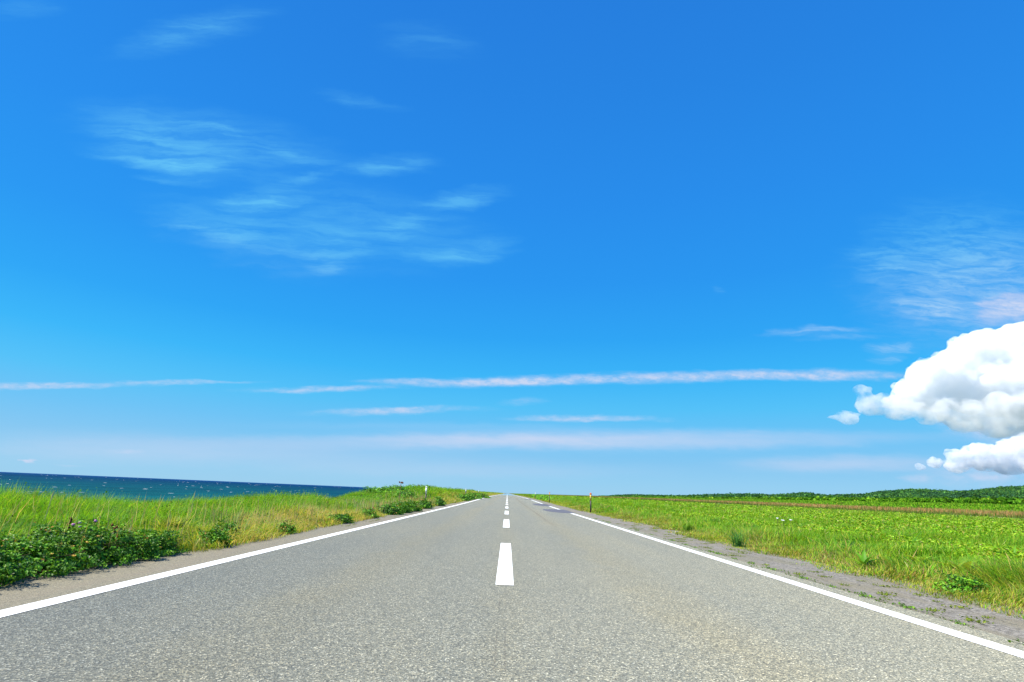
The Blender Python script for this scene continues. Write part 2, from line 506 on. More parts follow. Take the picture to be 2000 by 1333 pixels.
def plain(name, c1, c2, rough=.6, spec=.4, scale=20.):
    m, g, b = principled(name, rough=rough, spec=spec)
    tcd = g.new('ShaderNodeTexCoord').outputs['Object']
    g.put(b.inputs['Base Color'], g.ramp(g.noise(tcd, scale, 4, .6), [(.3, c1), (.7, c2)]))
    return m


M_BLACKPOLE = plain('dark_pole', (.022, .018, .016), (.06, .045, .038), .5)
M_YELLOW = plain('yellow_sheeting', (.60, .34, .03), (.75, .48, .06), .45)
M_ORANGE = plain('orange_reflector', (.72, .10, .012), (.85, .18, .02), .3, .6)
M_WHITE = plain('white_sheeting', (.72, .72, .70), (.84, .84, .82), .4)
M_GREYM = plain('grey_metal', (.25, .25, .25), (.4, .4, .4), .4)
M_STEM = plain('woody_stem', (.06, .045, .02), (.13, .10, .045), .8, .2)
M_DRY = plain('dry_stalk', (.20, .12, .05), (.34, .22, .10), .9, .1, 40)
M_STRAW = plain('straw', (.50, .42, .20), (.62, .54, .30), .9, .1, 40)
M_SEED = plain('brown_seed_head', (.10, .035, .015), (.20, .075, .03), .9, .1, 90)
M_PINK = plain('pink_petals', (.45, .14, .36), (.62, .26, .50), .7, .2, 60)
M_HIP = plain('yellow_orange_petals', (.82, .46, .06), (.92, .62, .14), .6, .3, 60)
M_WHITEFL = plain('white_petals', (.70, .72, .68), (.84, .85, .82), .7, .2, 60)
M_SAND = plain('pale_sand', (.27, .23, .14), (.38, .33, .21), .95, .1, .8)

# ------------------------------------------------------------------ ground, sea, hills
xs = np.unique(np.round(np.concatenate([[-400, -200, -120, -80, -60, -45, -35, -28], np.arange(-24, -4.3, .6), [ROAD_L, -3.6, -2, 0, 2, 4, ROAD_R], np.arange(5.8, 12, .5), np.arange(12, 70, 1.6), 70 * 1.06 ** np.arange(0, 76)]), 3))
ys = np.unique(np.round(np.concatenate([np.arange(-24, 60, .8), 60 * 1.03 ** np.arange(0, 40), 196 * 1.06 ** np.arange(0, 64)]), 3))
GX, GY = np.meshgrid(xs, ys)
GZ = zground(GX, GY)
GZ = GZ - 0.035 * ((GX > ROAD_L - .01) & (GX < ROAD_R + .01))


def grid_faces(nx, ny):
    i = np.arange(nx * ny).reshape(ny, nx)
    return np.stack([i[:-1, :-1], i[:-1, 1:], i[1:, 1:], i[1:, :-1]], -1).reshape(-1, 4)


gs = GX - xsand(GY)
tint = np.zeros(GX.shape + (3,))
tint[:] = (.10, .085, .045)
m_ = (GX > 9) & (gs < 0); tint[m_] = (.060, .105, .020)
m_ = (gs >= 0) & (gs < 60); tint[m_] = (.135, .085, .035)
m_ = gs >= 60; tint[m_] = (.085, .150, .022)
m_ = gs >= 190; tint[m_] = (.035, .070, .014)
m_ = GX < -6; tint[m_] = (.055, .085, .02)
m_ = (GX < -16); tint[m_] = (.30, .26, .19)
struct(mesh_obj('ground', np.stack([GX, GY, GZ], -1).reshape(-1, 3), grid_faces(len(xs), len(ys)), M_SOIL, tint=tint.reshape(-1, 3), smooth=True))

sx = np.array([-45000, -9000, -2000, -400, -14.0]); sy = np.array([-3000, 0, 400, 3000, 15000, 45000.])
SX, SY = np.meshgrid(sx, sy)
struct(mesh_obj('sea', np.stack([SX, SY, np.full(SX.shape, -8.0)], -1).reshape(-1, 3), grid_faces(len(sx), len(sy)), M_SEA))

# whitecaps: small breaking crests of real height, wind from the left
nw = 210
d = 10 ** rng.uniform(2.5, 3.8, nw)
az = rng.uniform(R(-48), R(-2), nw)
WV, WF = [], []
for i in range(nw):
    x, y = d[i] * math.sin(az[i]), d[i] * math.cos(az[i])
    if x > -18: continue
    L = rng.uniform(0.4, 1.5) * (1 + d[i] / 1500); H = rng.uniform(.04, .13) * (1 + d[i] / 900); a = rng.normal(R(25), .35)
    c, s = math.cos(a), math.sin(a)
    k = len(WV)
    n = 6
    for j in range(n + 1):
        t = j / n * 2 - 1
        e = (1 - t * t) * rng.uniform(.6, 1.1)
        for (oy, oz) in ((-.6 * H - .05, -.02), (0, H * e), (1.4 * H + .1, -.02)):
            px_, py_ = t * L, oy
            WV.append((x + px_ * c - py_ * s, y + px_ * s + py_ * c, -7.99 + oz))
    for j in range(n):
        for q in range(2):
            a0 = k + j * 3 + q
            WF.append((a0, a0 + 3, a0 + 4, a0 + 1))
M_FOAM = plain('sea_foam', (.62, .66, .66), (.8, .82, .82), .8, .2, 2.)
stuff(mesh_obj('whitecaps', WV, WF, M_FOAM), 'small white wave crests scattered over the dark blue sea', 'sea foam')

# hills on the right horizon: ridge heights read by compass direction
HPX = np.array([1100, 1180, 1200, 1240, 1280, 1330, 1400, 1450, 1480, 1510, 1540, 1575, 1592, 1620, 1640, 1690, 1720, 1775, 1830, 1860, 1880, 1910, 1960, 2000, 2080, 2200, 2500, 3200.])
HPY = np.array([968, 966, 964, 963.5, 965, 966, 965.5, 963, 962, 963.5, 962, 960, 963, 965, 963, 962, 957, 955, 957, 958, 956, 953, 951, 950, 952, 945, 950, 985.])
HRT = np.array([px_dir(a, b).x for a, b in zip(HPX, HPY)]); he = np.array([px_dir(a, b).z for a, b in zip(HPX, HPY)])


def hill_h(t, dist):
    return CAM_H + np.interp(t, HRT, he) * dist


hx = np.linspace(.1, 1.75, 420)
hy = np.array([900, 1000, 1100, 1180, 1240, 1290, 1340, 1400, 1480, 1600, 1800.])
HT, HY = np.meshgrid(hx, hy)
pk = np.interp(HY, [900, 1000, 1180, 1320, 1500, 1800], [.0, .25, .75, 1.0, .9, .3])
HZ0 = zground(HT * HY, HY)
HZ = (HZ0 - 1) * (1 - pk) + (hill_h(HT, 1320) - 8.0 + 4.0 * wob(HT * HY, HY, 60)) * pk
struct(mesh_obj('hills', np.stack([HT * HY, HY, HZ], -1).reshape(-1, 3), grid_faces(len(hx), len(hy)), M_SOIL, tint=(.028, .058, .014), smooth=True))


def hills_z(t, y):
    p_ = np.interp(y, [900, 1000, 1180, 1320, 1500, 1800], [.0, .25, .75, 1.0, .9, .3])
    return (zground(t * y, y) - 1) * (1 - p_) + (hill_h(t, 1320) - 8.0 + 4.0 * wob(t * y, y, 60)) * p_


# ------------------------------------------------------------------ road
yr = np.unique(np.concatenate([np.arange(-24, 60, .8), np.arange(60, 260, 3), np.arange(260, 3000, 25)]))
Z4 = 0.004


def strip(name, x0, x1, y0, y1, lift, mat, parent=None, wav=0.0, nx=2):
    yy = yr[(yr > y0) & (yr < y1)]
    yy = np.concatenate([[y0], yy, [y1]])
    xx = np.linspace(x0, x1, nx)
    A, B = np.meshgrid(xx, yy)
    return mesh_obj(name, np.stack([A, B, zroad(B) + lift], -1).reshape(-1, 3), grid_faces(nx, len(yy)), mat, parent)


LX, RX = -3.475, 3.68
LW = 0.185
road = struct(strip('road', LX - .06, RX + .36, -24, 3000, 0.0, M_ROAD))
sh = struct(strip('shoulder', ROAD_L - .35, LX - .06, -24, 3000, -0.004, M_SHOULDER))
sh2 = struct(strip('shoulder', RX + .36, ROAD_R + .25, -24, 3000, -0.006, M_SHOULDER))
strip('edge_line', LX - LW / 2, LX + LW / 2, -24, 2500, Z4, M_PAINT, road)
# right edge line, broken where the repair patches cover it
for a, b in ((-24, 32.0), (39.2, 48.5), (58, 86), (93, 2500)):
    strip('edge_line', RX - LW / 2, RX + LW / 2, a, b, Z4, M_PAINT, road)
for k in range(-2, 60):
    y0 = 6.27 - 0.02 + 10 * k
    strip('centre_dash', 0.0126 - .098, 0.0126 + .098, y0, y0 + 5.0, Z4, M_PAINT, road)


def patch(pts, lift=Z4):
    V = [(x, y, float(zroad(np.array(y))) + lift) for x, y in pts]
    me = bpy.data.meshes.new('repair_patch'); me.from_pydata(V, [], [list(range(len(V)))]); me.materials.append(M_PATCH)
    o = bpy.data.objects.new('repair_patch', me); COL.objects.link(o); o.parent = road


patch([(2.5, 33.5), (3.0, 31.8), (4.0, 31.9), (4.03, 36), (4.0, 39.4), (3.3, 39.3), (2.45, 38.4), (2.35, 36)])
patch([(2.6, 50), (3.1, 48.2), (4.0, 48.4), (4.02, 58.2), (3.2, 58.3), (2.55, 57), (2.5, 53)])
patch([(2.8, 87), (3.4, 85.8), (4.0, 86.0), (4.0, 93.2), (3.2, 93), (2.8, 92)])

# ------------------------------------------------------------------ plants: mass generators


def blades(P, H, W, az, lean, col, seg=2, tipcol=None, twist=None):
    """grass blades as bent tapering strips -> V, F(tri), C"""
    n = len(P)
    d = np.stack([np.cos(az), np.sin(az), np.zeros(n)], -1)
    sa = az + np.pi / 2 + (rng.normal(0, .6, n) if twist is None else twist)
    sd = np.stack([np.cos(sa), np.sin(sa), np.zeros(n)], -1)
    rows = []
    for k in range(seg + 1):
        t = k / seg
        c = P + d * (H * lean * t * t)[:, None]
        c = c + np.array([0, 0, 1]) * (H * t * (1 - .35 * lean * t))[:, None]
        if k < seg:
            w = (W * (1 - .25 * t) * .5)[:, None]
            rows += [c - sd * w, c + sd * w]
        else:
            rows += [c]
    V = np.stack(rows, 1)
    m = V.shape[1]
    f = []
    for k in range(seg - 1):
        a = 2 * k
        f += [(a, a + 1, a + 3), (a, a + 3, a + 2)]
    f += [(2 * seg - 2, 2 * seg - 1, 2 * seg)]
    f = np.array(f)
    F = (np.arange(n) * m)[:, None, None] + f[None]
    C = np.repeat(col[:, None, :], m, 1)
    if tipcol is not None: C[:, -1] = tipcol
    return V.reshape(-1, 3), F.reshape(-1, 3), C.reshape(-1, 3)


def leaves(P, S_, col, upb=0.6, asp=0.62, nrm=None):
    """leaves as folded diamonds: 4 vertices, 2 triangles"""
    n = len(P)
    N = rng.normal(0, 1, (n, 3)); N /= np.linalg.norm(N, axis=1)[:, None]
    if nrm is None: N = N * (1 - upb) + np.array([0, 0, 1]) * upb
    else: N = N * (1 - upb) + nrm * upb
    N /= np.linalg.norm(N, axis=1)[:, None]
    T = rng.normal(0, 1, (n, 3)); T -= N * np.sum(T * N, 1)[:, None]; T /= np.linalg.norm(T, axis=1)[:, None]
    B = np.cross(N, T)
    s = S_[:, None]
    V = np.stack([P - T * s * .5, P + B * s * asp * .5 + N * s * .12 - T * s * .05, P + T * s * .5 - N * s * .08, P - B * s * asp * .5 + N * s * .12 - T * s * .05], 1)
    F = (np.arange(n) * 4)[:, None, None] + np.array([(0, 1, 2), (0, 2, 3)])[None]
    return V.reshape(-1, 3), F.reshape(-1, 3), np.repeat(col[:, None, :], 4, 1).reshape(-1, 3)


def join(parts):
    V, F, C, o = [], [], [], 0
    for v, f, c in parts:
        V.append(v); F.append(f + o); C.append(c); o += len(v)
    return np.concatenate(V), np.concatenate(F), np.concatenate(C)


def jit(base, n, s=.22, hue=.12):
    """colour jitter"""
    b = np.broadcast_to(np.asarray(base, float), (n, 3))
    k = np.exp(rng.normal(0, s, (n, 1)))
    h = rng.normal(0, hue, (n, 1))
    return np.clip(b * k * np.concatenate([1 + h, np.ones((n, 1)), 1 - h * .5], 1), .004, .8)


def pick(n, opts):
    """opts: [(weight array or scalar, colour)] -> per-blade base colour"""
    w = np.stack([np.broadcast_to(np.asarray(o[0], float), (n,)) for o in opts], 1)
    w = np.clip(w, 0, None); w /= w.sum(1)[:, None]
    r = rng.random(n); cum = np.cumsum(w, 1)
    i = (r[:, None] > cum).sum(1).clip(0, len(opts) - 1)
    return np.array([o[1] for o in opts])[i]


GREEN = (.135, .345, .016); LIME = (.250, .450, .022); YELLOW = (.44, .46, .050); TAN = (.58, .45, .170); DARK = (.050, .140, .012); RUST = (.33, .180, .070); OLIVE = (.23, .29, .040)


def sample_strip(y0, y1, x0, x1, dens):
    """random points with density (per m2); x0/x1 may be functions of y"""
    n = int(dens * (y1 - y0) * abs(x1 - x0))
    y = rng.uniform(y0, y1, n); x = rng.uniform(x0, x1, n)
    keep = np.abs(x) < 1.04 * y + 2.4
    return x[keep], y[keep]


def clumpy(x, y, s, k):
    return .5 + .5 * np.clip(wob(x, y, s, k) * 1.3, -1, 1)


# ---- left verge
near = [(-4.74, 3.45, .64, .52, .44, 8200, .034, 1, 'dark rose bush cut by the left border of the photo, nearest of the roadside row'),
        (-4.78, 4.30, .62, .54, .36, 8200, .034, 2, 'dense dark rose bush beside the shoulder, second from the left border'),
        (-4.80, 5.08, .60, .50, .36, 7600, .034, 1, 'dark rose bush in the middle of the near row, below the pink thistles'),
        (-4.80, 5.78, .58, .46, .31, 7000, .034, 3, 'dark rose bush with yellow flowers, between the thistles and the brown docks'),
        (-4.80, 6.42, .54, .48, .39, 7000, .034, 3, 'dark rose bush of the near row below the brown dock seed heads')]
one = [(-4.40, 8.65, .23, .23, .28, 1300, .040, 0, 'small round dark rose bush standing alone at the shoulder edge in dry grass'),
       (-4.75, 9.7, .26, .25, .29, 1000, .042, 0, 'small dark bush half hidden in yellow grass behind the lone round bush'),
       (-4.40, 11.4, .20, .25, .20, 700, .045, 0, 'low leafy bush in yellow grass, between the lone round bush and the tan grass'),
       (-4.45, 15.3, .28, .50, .25, 1200, .055, 0, 'low green bush at the shoulder beneath the tan grass, left of the cracked edge'),
       (-4.5, 18.3, .28, .45, .26, 1100, .06, 0, 'green bush at the shoulder just before the three dark bushes'),
       (-4.38, 21.6, .42, .75, .40, 1800, .075, 0, 'front of the dark bushes beside the white line near the white marker post'),
       (-4.40, 23.4, .45, .75, .43, 1800, .075, 0, 'middle dark bush of the clump before the white marker post'),
       (-4.36, 25.4, .42, .80, .40, 1700, .08, 0, 'rear dark bush of the clump before the white marker post'),
       (-4.38, 29.9, .40, 1.0, .44, 1700, .085, 0, 'dark bush standing apart, just under the white marker post'),
       (-4.42, 36.2, .42, 1.1, .45, 1600, .10, 0, 'small dark bush beyond the white marker post at the shoulder edge')]
near += [(-4.72, 7.02, .50, .46, .31, 6000, .034, 2, 'rose bush beside the pink thistles, last one before the straw coloured tussock'), (-4.62, 7.55, .36, .36, .27, 3600, .034, 0, 'small low rose bush touching the straw coloured tussock at the shoulder')]
BUSHES = near + one

def left_edge(y):
    return -4.22 - .10 * wob(y * 1.0, y * 0 + 3, .7, 1) - .10 * wob(y, y * 0, 3., 2)


parts = []
for (y0, y1, xa, xb, dens, w, seg) in ((2.5, 10, -10.5, -4.1, 2600, .0065, 3), (10, 20, -11, -4.1, 1300, .010, 2), (20, 42, -12, -4.1, 620, .016, 2), (42, 110, -13, -4.1, 200, .034, 2), (110, 300, -12, -4.1, 40, .10, 1), (300, 800, -12, -4.1, 8, .3, 1)):
    x, y = sample_strip(y0, y1, xa, xb, dens)
    le = left_edge(y)
    k = (x < le) & (rng.random(len(x)) < .35 + .65 * sstep(0, .35, le - x))
    x, y, le = x[k], y[k], le[k]
    n = len(x); dep = le - x
    z = zground(x, y)
    big = clumpy(x, y, 1.6, 1); fine = clumpy(x, y, .5, 2)
    H = (.12 + .12 * sstep(0, .6, dep) + .20 * sstep(1.1, 2.4, dep + .5 * wob(x, y, 1.1, 0))) * (.5 + .75 * rng.random(n)) * (.55 + .85 * big)
    H = H * np.where(y > 42, 1.25, 1.0)
    H = H + .10 * sstep(.72, .95, clumpy(x, y, .8, 3)) * sstep(.2, .8, dep) * rng.random(n)
    back = sstep(.9, 2.4, dep + .5 * wob(x, y, 2.5, 3))
    mid = sstep(6, 11, y)
    tanp = clumpy(x, y, 1.1, 0)
    far = sstep(60, 110, y)
    base = pick(n, [(.2 + 1.1 * back, GREEN), (.3 + .7 * back, LIME), (.75 * (1 - back) + .12 + .3 * far, YELLOW), ((1 - back) * tanp * (.5 + 1.7 * mid) + .02 + .12 * far, TAN), (.12 + .15 * fine, DARK), (.10 * (1 - back), RUST), (.25 * (1 - back) + .1, OLIVE)])
    P = np.stack([x, y, z - .02], -1)
    az = 3.2 * wob(x, y, .6, 3) + rng.normal(0, .9, n)
    inb = np.zeros(n, bool)
    for (bx, by, brx, bry, *_r) in BUSHES: inb |= ((x - bx) / (brx * .95)) ** 2 + ((y - by) / (bry * .95)) ** 2 < 1
    for (bx, by, brx, bry, *_r) in near: inb |= (x > bx) & (np.abs(y - by) < bry) & (rng.random(n) < .93)
    ok = ~inb
    parts.append(blades(P[ok], H[ok], (w * rng.uniform(.6, 1.4, n))[ok], az[ok], rng.uniform(.15, 1.15, n)[ok], jit(base, n)[ok], seg))
    wl = ok & (rng.random(n) < .10) & (y < 110)   # small broad leaved weeds among the grass
    lp = P[wl] + np.array([0, 0, 1.]) * (H[wl] * rng.uniform(.3, .9, wl.sum()))[:, None]
    parts.append(leaves(lp, w * 4.2 * rng.uniform(.6, 1.3, wl.sum()), jit(pick(int(wl.sum()), [(.6, GREEN), (.5, LIME), (.4, DARK), (.15, RUST)]), int(wl.sum())), .4, .6))
# dry seed stems standing above the grass
x, y = sample_strip(3, 40, -8, -4.4, 12); n = len(x)
P = np.stack([x, y, zground(x, y)], -1); H = rng.uniform(.38, .62, n)
parts.append(blades(P, H, .0045 * (1 + y / 8), rng.uniform(0, 6.28, n), rng.uniform(0, .35, n), jit((.55, .44, .20), n), 2))
vl = mesh_obj('verge_grass', *join(parts)[:2], M_GRASS, tint=None, link=False)
V, F, C = join(parts)
bpy.data.objects.remove(vl)
stuff(mesh_obj('verge_grass', V, F, M_GRASS, tint=C), 'yellow green roadside grass on the bank between road and sea', 'grass')

# ---- right verge


def right_edge(y):
    return 5.13 + .24 * wob(y, y * 0 + 9, .6, 3) + .22 * wob(y, y * 0 + 2, 3.5, 1)


parts = []
for (y0, y1, xa, xb, dens, w, seg) in ((2.5, 8, 4.9, 9.5, 2600, .0062, 3), (8, 16, 4.9, 11, 1400, .0095, 3), (16, 34, 4.9, 12, 620, .016, 2), (34, 90, 4.9, 13, 210, .034, 2), (90, 300, 4.9, 14, 40, .10, 1), (300, 800, 4.9, 14, 8, .3, 1)):
    x, y = sample_strip(y0, y1, xa, xb, dens)
    re = right_edge(y)
    k = ((x > re) & (rng.random(len(x)) < .45 + .55 * sstep(.05, .5, x - re))) | ((x > re - .5) & (rng.random(len(x)) < .5 * sstep(.55, .9, clumpy(x, y, .35, 2))))
    x, y, re = x[k], y[k], re[k]
    n = len(x); dep = x - re; z = zground(x, y)
    big = clumpy(x, y, 1.5, 2); fine = clumpy(x, y, .45, 1)
    H = (.06 + .19 * sstep(.1, 1.5, dep)) * (.5 + .8 * rng.random(n)) * (.5 + .95 * big)
    H = H * np.where(y > 40, 1.5, 1.0)
    H = H + .24 * sstep(.70, .95, clumpy(x, y, .7, 3)) * sstep(.4, 1.2, dep) * rng.random(n)
    back = sstep(.5, 1.9, dep + .4 * wob(x, y, 1.8, 3))
    dry = clumpy(x, y, .9, 0)
    base = pick(n, [(.35 + .8 * back, GREEN), (.35 + .9 * back, LIME), (.5 * (1 - back) + .25, YELLOW), ((1 - back) * dry * .45 + .06, TAN), (.10 + .10 * fine, DARK), (.38 * (1 - back) * dry + .02, RUST), (.45 * (1 - back), OLIVE)])
    P = np.stack([x, y, z - .01], -1)
    az = 3.2 * wob(x, y, .6, 2) + rng.normal(0, .9, n)
    parts.append(blades(P, H, w * rng.uniform(.6, 1.5, n), az, rng.uniform(.2, 1.1, n), jit(base, n), seg))
V, F, C = join(parts)
stuff(mesh_obj('verge_grass', V, F, M_GRASS, tint=C), 'green and rusty roadside grass along the right shoulder below the field', 'grass')

# ---- leafy field on the right
parts = []
for (y0, y1, xb, dens, s) in ((3, 11, 22, 1500, .058), (11, 22, 34, 560, .077), (22, 48, 60, 150, .125), (48, 150, 66, 36, .24), (150, 420, 30, 4, .8)):
    x, y = sample_strip(y0, y1, 6.1, xb, dens)
    y = y * np.exp(rng.normal(0, .16, len(y)))   # blend the zones into one another
    k = (x < xsand(y) - .3) & (rng.random(len(x)) < sstep(6.1, 8.0, x + .5 * wob(x, y, 1.5, 2)))
    x, y = x[k], y[k]; n = len(x)
    lump = wob(x, y, .55, 1) * .5 + wob(x, y, 1.8, 2) * .5
    hh = (.22 + .09 * lump) * sstep(6, 9, x)
    z = zground(x, y) + hh * rng.random(n) ** .45
    patchy = clumpy(x, y, 4., 1)
    base = pick(n, [(.6, (.225, .470, .016)), (.8 * patchy + .3, (.340, .560, .022)), (.2 * (1 - patchy), (.11, .30, .014)), (.2, YELLOW), (.02, TAN)])
    parts.append(leaves(np.stack([x, y, z], -1), s * rng.uniform(.6, 1.35, n), jit(base, n, .2, .08), .55, .6))
# thin upright blades poking through
x, y = sample_strip(3, 60, 6.4, 44, 22); k = x < xsand(y) - .5; x, y = x[k], y[k]; n = len(x)
parts.append(blades(np.stack([x, y, zground(x, y)], -1), rng.uniform(.2, .42, n), .008 * (1 + y / 9), rng.uniform(0, 6.28, n), rng.uniform(.1, .8, n), jit(pick(n, [(.5, LIME), (.3, YELLOW), (.3, GREEN), (.12, TAN)]), n), 2))
V, F, C = join(parts)
stuff(mesh_obj('field_leaves', V, F, M_LEAF, tint=C), 'bright green low leafy plants filling the field right of the road', 'field plants')

# sand track along the field's far edge
yy = np.concatenate([np.arange(24, 100, 2), np.arange(100, 400, 8)]); A = []
for off in (-.4, 1.6, 3.4):
    xx = xsand(yy) + off + .3 * wob(yy, yy * 0, 9, 1)
    A.append(np.stack([xx, yy, zground(xx, yy) + np.where(off == 1.6, .10, .05) + .10], -1))
struct(mesh_obj('sand_track', np.stack(A, 1).reshape(-1, 3), grid_faces(3, len(yy)), M_SAND))

# ---- reeds, marsh grass
parts = []
for (y0, y1, dens, w) in ((20, 90, 9, .09), (90, 200, 4.5, .16), (200, 520, 1.3, .4)):
    n0 = int(dens * (y1 - y0) * 60); y = rng.uniform(y0, y1, n0); s = rng.uniform(4, 62, n0)
    x = xsand(y) + s
    k = np.abs(x) < 1.02 * y + 3; x, y, s = x[k], y[k], s[k]; n = len(x)
    fr = sstep(14, 24, s + 6 * wob(x, y, 14, 1))
    base = pick(n, [(1.1 * (1 - fr) + .12, (.16, .24, .045)), (.25, OLIVE), (1.2 * fr + .1, (.58, .33, .13)), (.5 * fr, (.68, .46, .20)), (.22, (.18, .36, .03))])
    H = rng.uniform(.5, .9, n) * (.7 + .45 * fr + .25 * wob(x, y, 9, 2))
    parts.append(blades(np.stack([x, y, zground(x, y)], -1), np.abs(H), w * rng.uniform(.6, 1.5, n), rng.uniform(0, 6.28, n), rng.uniform(.05, .5, n), jit(base, n, .18), 1))
V, F, C = join(parts)
stuff(mesh_obj('reeds', V, F, M_FAR, tint=C), 'band of reddish brown reeds beyond the field and its sand track', 'reeds')
parts = []
for (y0, y1, dens, w) in ((30, 150, 1.6, .4), (150, 420, .75, .7), (420, 900, .25, 1.4)):
    n0 = int(dens * (y1 - y0) * 135); y = rng.uniform(y0, y1, n0); s = rng.uniform(58, 196, n0)
    x = xsand(y) + s
    k = np.abs(x) < 1.02 * y + 3; x, y, s = x[k], y[k], s[k]; n = len(x)
    base = pick(n, [(.8, (.19, .44, .02)), (.6, (.28, .50, .03)), (.4 * clumpy(x, y, 30, 2), (.09, .25, .014)), (.16, OLIVE), (.12 * clumpy(x, y, 40, 1), (.28, .2, .07))])
    parts.append(blades(np.stack([x, y, zground(x, y) - .05], -1), rng.uniform(.3, .7, n), w * rng.uniform(.6, 1.5, n), rng.uniform(0, 6.28, n), rng.uniform(.1, .6, n), jit(base, n, .16), 1))
V, F, C = join(parts)
stuff(mesh_obj('marsh_grass', V, F, M_FAR, tint=C), 'flat light green marsh grass between the brown reeds and the thicket', 'grass')


def crowns(X, Y, Z, RAD, HT_, nq, size, bases):
    """foliage masses: each crown is a lumpy cloud of leaf clumps"""
    n = len(X)
    u = rng.normal(0, 1, (n, nq, 3)); u /= np.linalg.norm(u, axis=2)[..., None]
    u[..., 2] = np.abs(u[..., 2]) * 1.0 - .12
    rad = rng.uniform(.55, 1.05, (n, nq, 1))
    P = np.stack([X, Y, Z], -1)[:, None, :] + u * rad * np.stack([RAD, RAD, HT_], -1)[:, None, :]
    nr = u.reshape(-1, 3)
    cb = np.repeat(jit(bases, n, .22, .08)[:, None, :], nq, 1).reshape(-1, 3)
    cb = jit(cb, len(cb), .14, .05)
    sz = np.repeat(size * RAD[:, None], nq, 1).reshape(-1) * rng.uniform(.6, 1.3, n * nq)
    return leaves(P.reshape(-1, 3), sz, cb, .55, .85, nrm=nr)


# thicket of shrubs
n0 = 15000
y = 60 * np.exp(rng.uniform(0, 1, n0) * math.log(1300 / 60)); s = rng.uniform(192, 325, n0); x = xsand(y) + s
k = (x < 1.05 * y + 8); x, y, s = x[k], y[k], s[k]; n = len(x)
rad = rng.uniform(1.3, 2.6, n) * (1 + y / 1500); tp = np.interp(y, [350, 1000], [1, .30]); ht = tp * rng.uniform(1.4, 3.2, n) * (1 + .25 * wob(x, y, 25, 2))
base = pick(n, [(.8, (.100, .265, .014)), (.6, (.165, .355, .020)), (.3, (.055, .16, .012)), (.15, (.25, .40, .03))])
thv = crowns(x, y, zground(x, y), rad, ht, 16, .75, base)
stuff(mesh_obj('willow_thicket', thv[0], thv[1], M_FAR, tint=thv[2]), 'mid green thicket of low shrubs in front of the hills', 'shrubs')
# wood at the foot of the hills
n0 = 9000
y = 90 * np.exp(rng.uniform(0, 1, n0) * math.log(1700 / 90)); s = rng.uniform(326, 520, n0); x = xsand(y) + s
k = (x < 1.05 * y + 8); x, y, s = x[k], y[k], s[k]; n = len(x)
rad = rng.uniform(2.0, 3.4, n); tp = np.interp(y, [350, 1000], [1, .25]); ht = tp * rng.uniform(3.0, 6.0, n)
base = pick(n, [(.8, (.045, .130, .026)), (.4, (.080, .190, .028)), (.3, (.028, .080, .024))])
wd = crowns(x, y, zground(x, y), rad, ht, 22, .7, base)
stuff(mesh_obj('wood', wd[0], wd[1], M_FAR, tint=wd[2]), 'dark line of trees at the foot of the far hills', 'wood')
# trees covering the hills, distance haze put into their bluish greens
n0 = 24000
t = rng.uniform(.17, 1.08, n0); y = rng.uniform(960, 1420, n0); x = t * y
z = hills_z(t, y)
rad = rng.uniform(2.4, 4.6, n0); ht = rng.uniform(5.0, 9.0, n0) * np.interp(t, [.17, .4], [.35, 1])
hb = clumpy(x, y, 70, 1)
base = pick(n0, [(.6, (.065, .190, .060)), (.6 * hb, (.125, .300, .062)), (.4 * (1 - hb), (.042, .125, .062))])
hf = crowns(x, y, z - 1.0, rad, ht, 10, .95, base)
stuff(mesh_obj('hill_forest', hf[0], hf[1], M_FAR, tint=hf[2]), 'dark green forest covering the low hills on the right horizon', 'forest')

# ------------------------------------------------------------------ single plants


def tube(pts, rads, n=6):
    """tapering tube through points -> V, F(quads)"""
    pts = [Vector(p_) for p_ in pts]; V = []; F = []
    for i, p_ in enumerate(pts):
        a = pts[min(i + 1, len(pts) - 1)] - pts[max(i - 1, 0)]
        a.normalize()
        q = a.orthogonal().normalized(); w = a.cross(q)
        for j in range(n):
            th = 2 * math.pi * j / n
            V.append(tuple(p_ + (q * math.cos(th) + w * math.sin(th)) * rads[i]))
    for i in range(len(pts) - 1):
        for j in range(n):
            F.append((i * n + j, i * n + (j + 1) % n, (i + 1) * n + (j + 1) % n, (i + 1) * n + j))
    return V, F


def multi(shapes):
    V, F, o = [], [], 0
    for v, f in shapes:
        V += list(v); F += [tuple(i + o for i in q) for q in f]; o += len(v)
    return V, F


def blob(c, r, squash=1.0, n=8, m=5, bump=.15):
    V, F = [], []
    for i in range(m + 1):
        ph = math.pi * i / m
        for j in range(n):
            th = 2 * math.pi * j / n
            k = r * (1 + random.uniform(-bump, bump))
            V.append((c[0] + k * math.sin(ph) * math.cos(th), c[1] + k * math.sin(ph) * math.sin(th), c[2] + k * squash * math.cos(ph)))
    for i in range(m):
        for j in range(n):
            F.append((i * n + j, i * n + (j + 1) % n, (i + 1) * n + (j + 1) % n, (i + 1) * n + j))
    return V, F


def quads(name, VF, mat, parent=None, smooth=True):
    return mesh_obj(name, VF[0], VF[1], mat, parent, smooth=smooth)


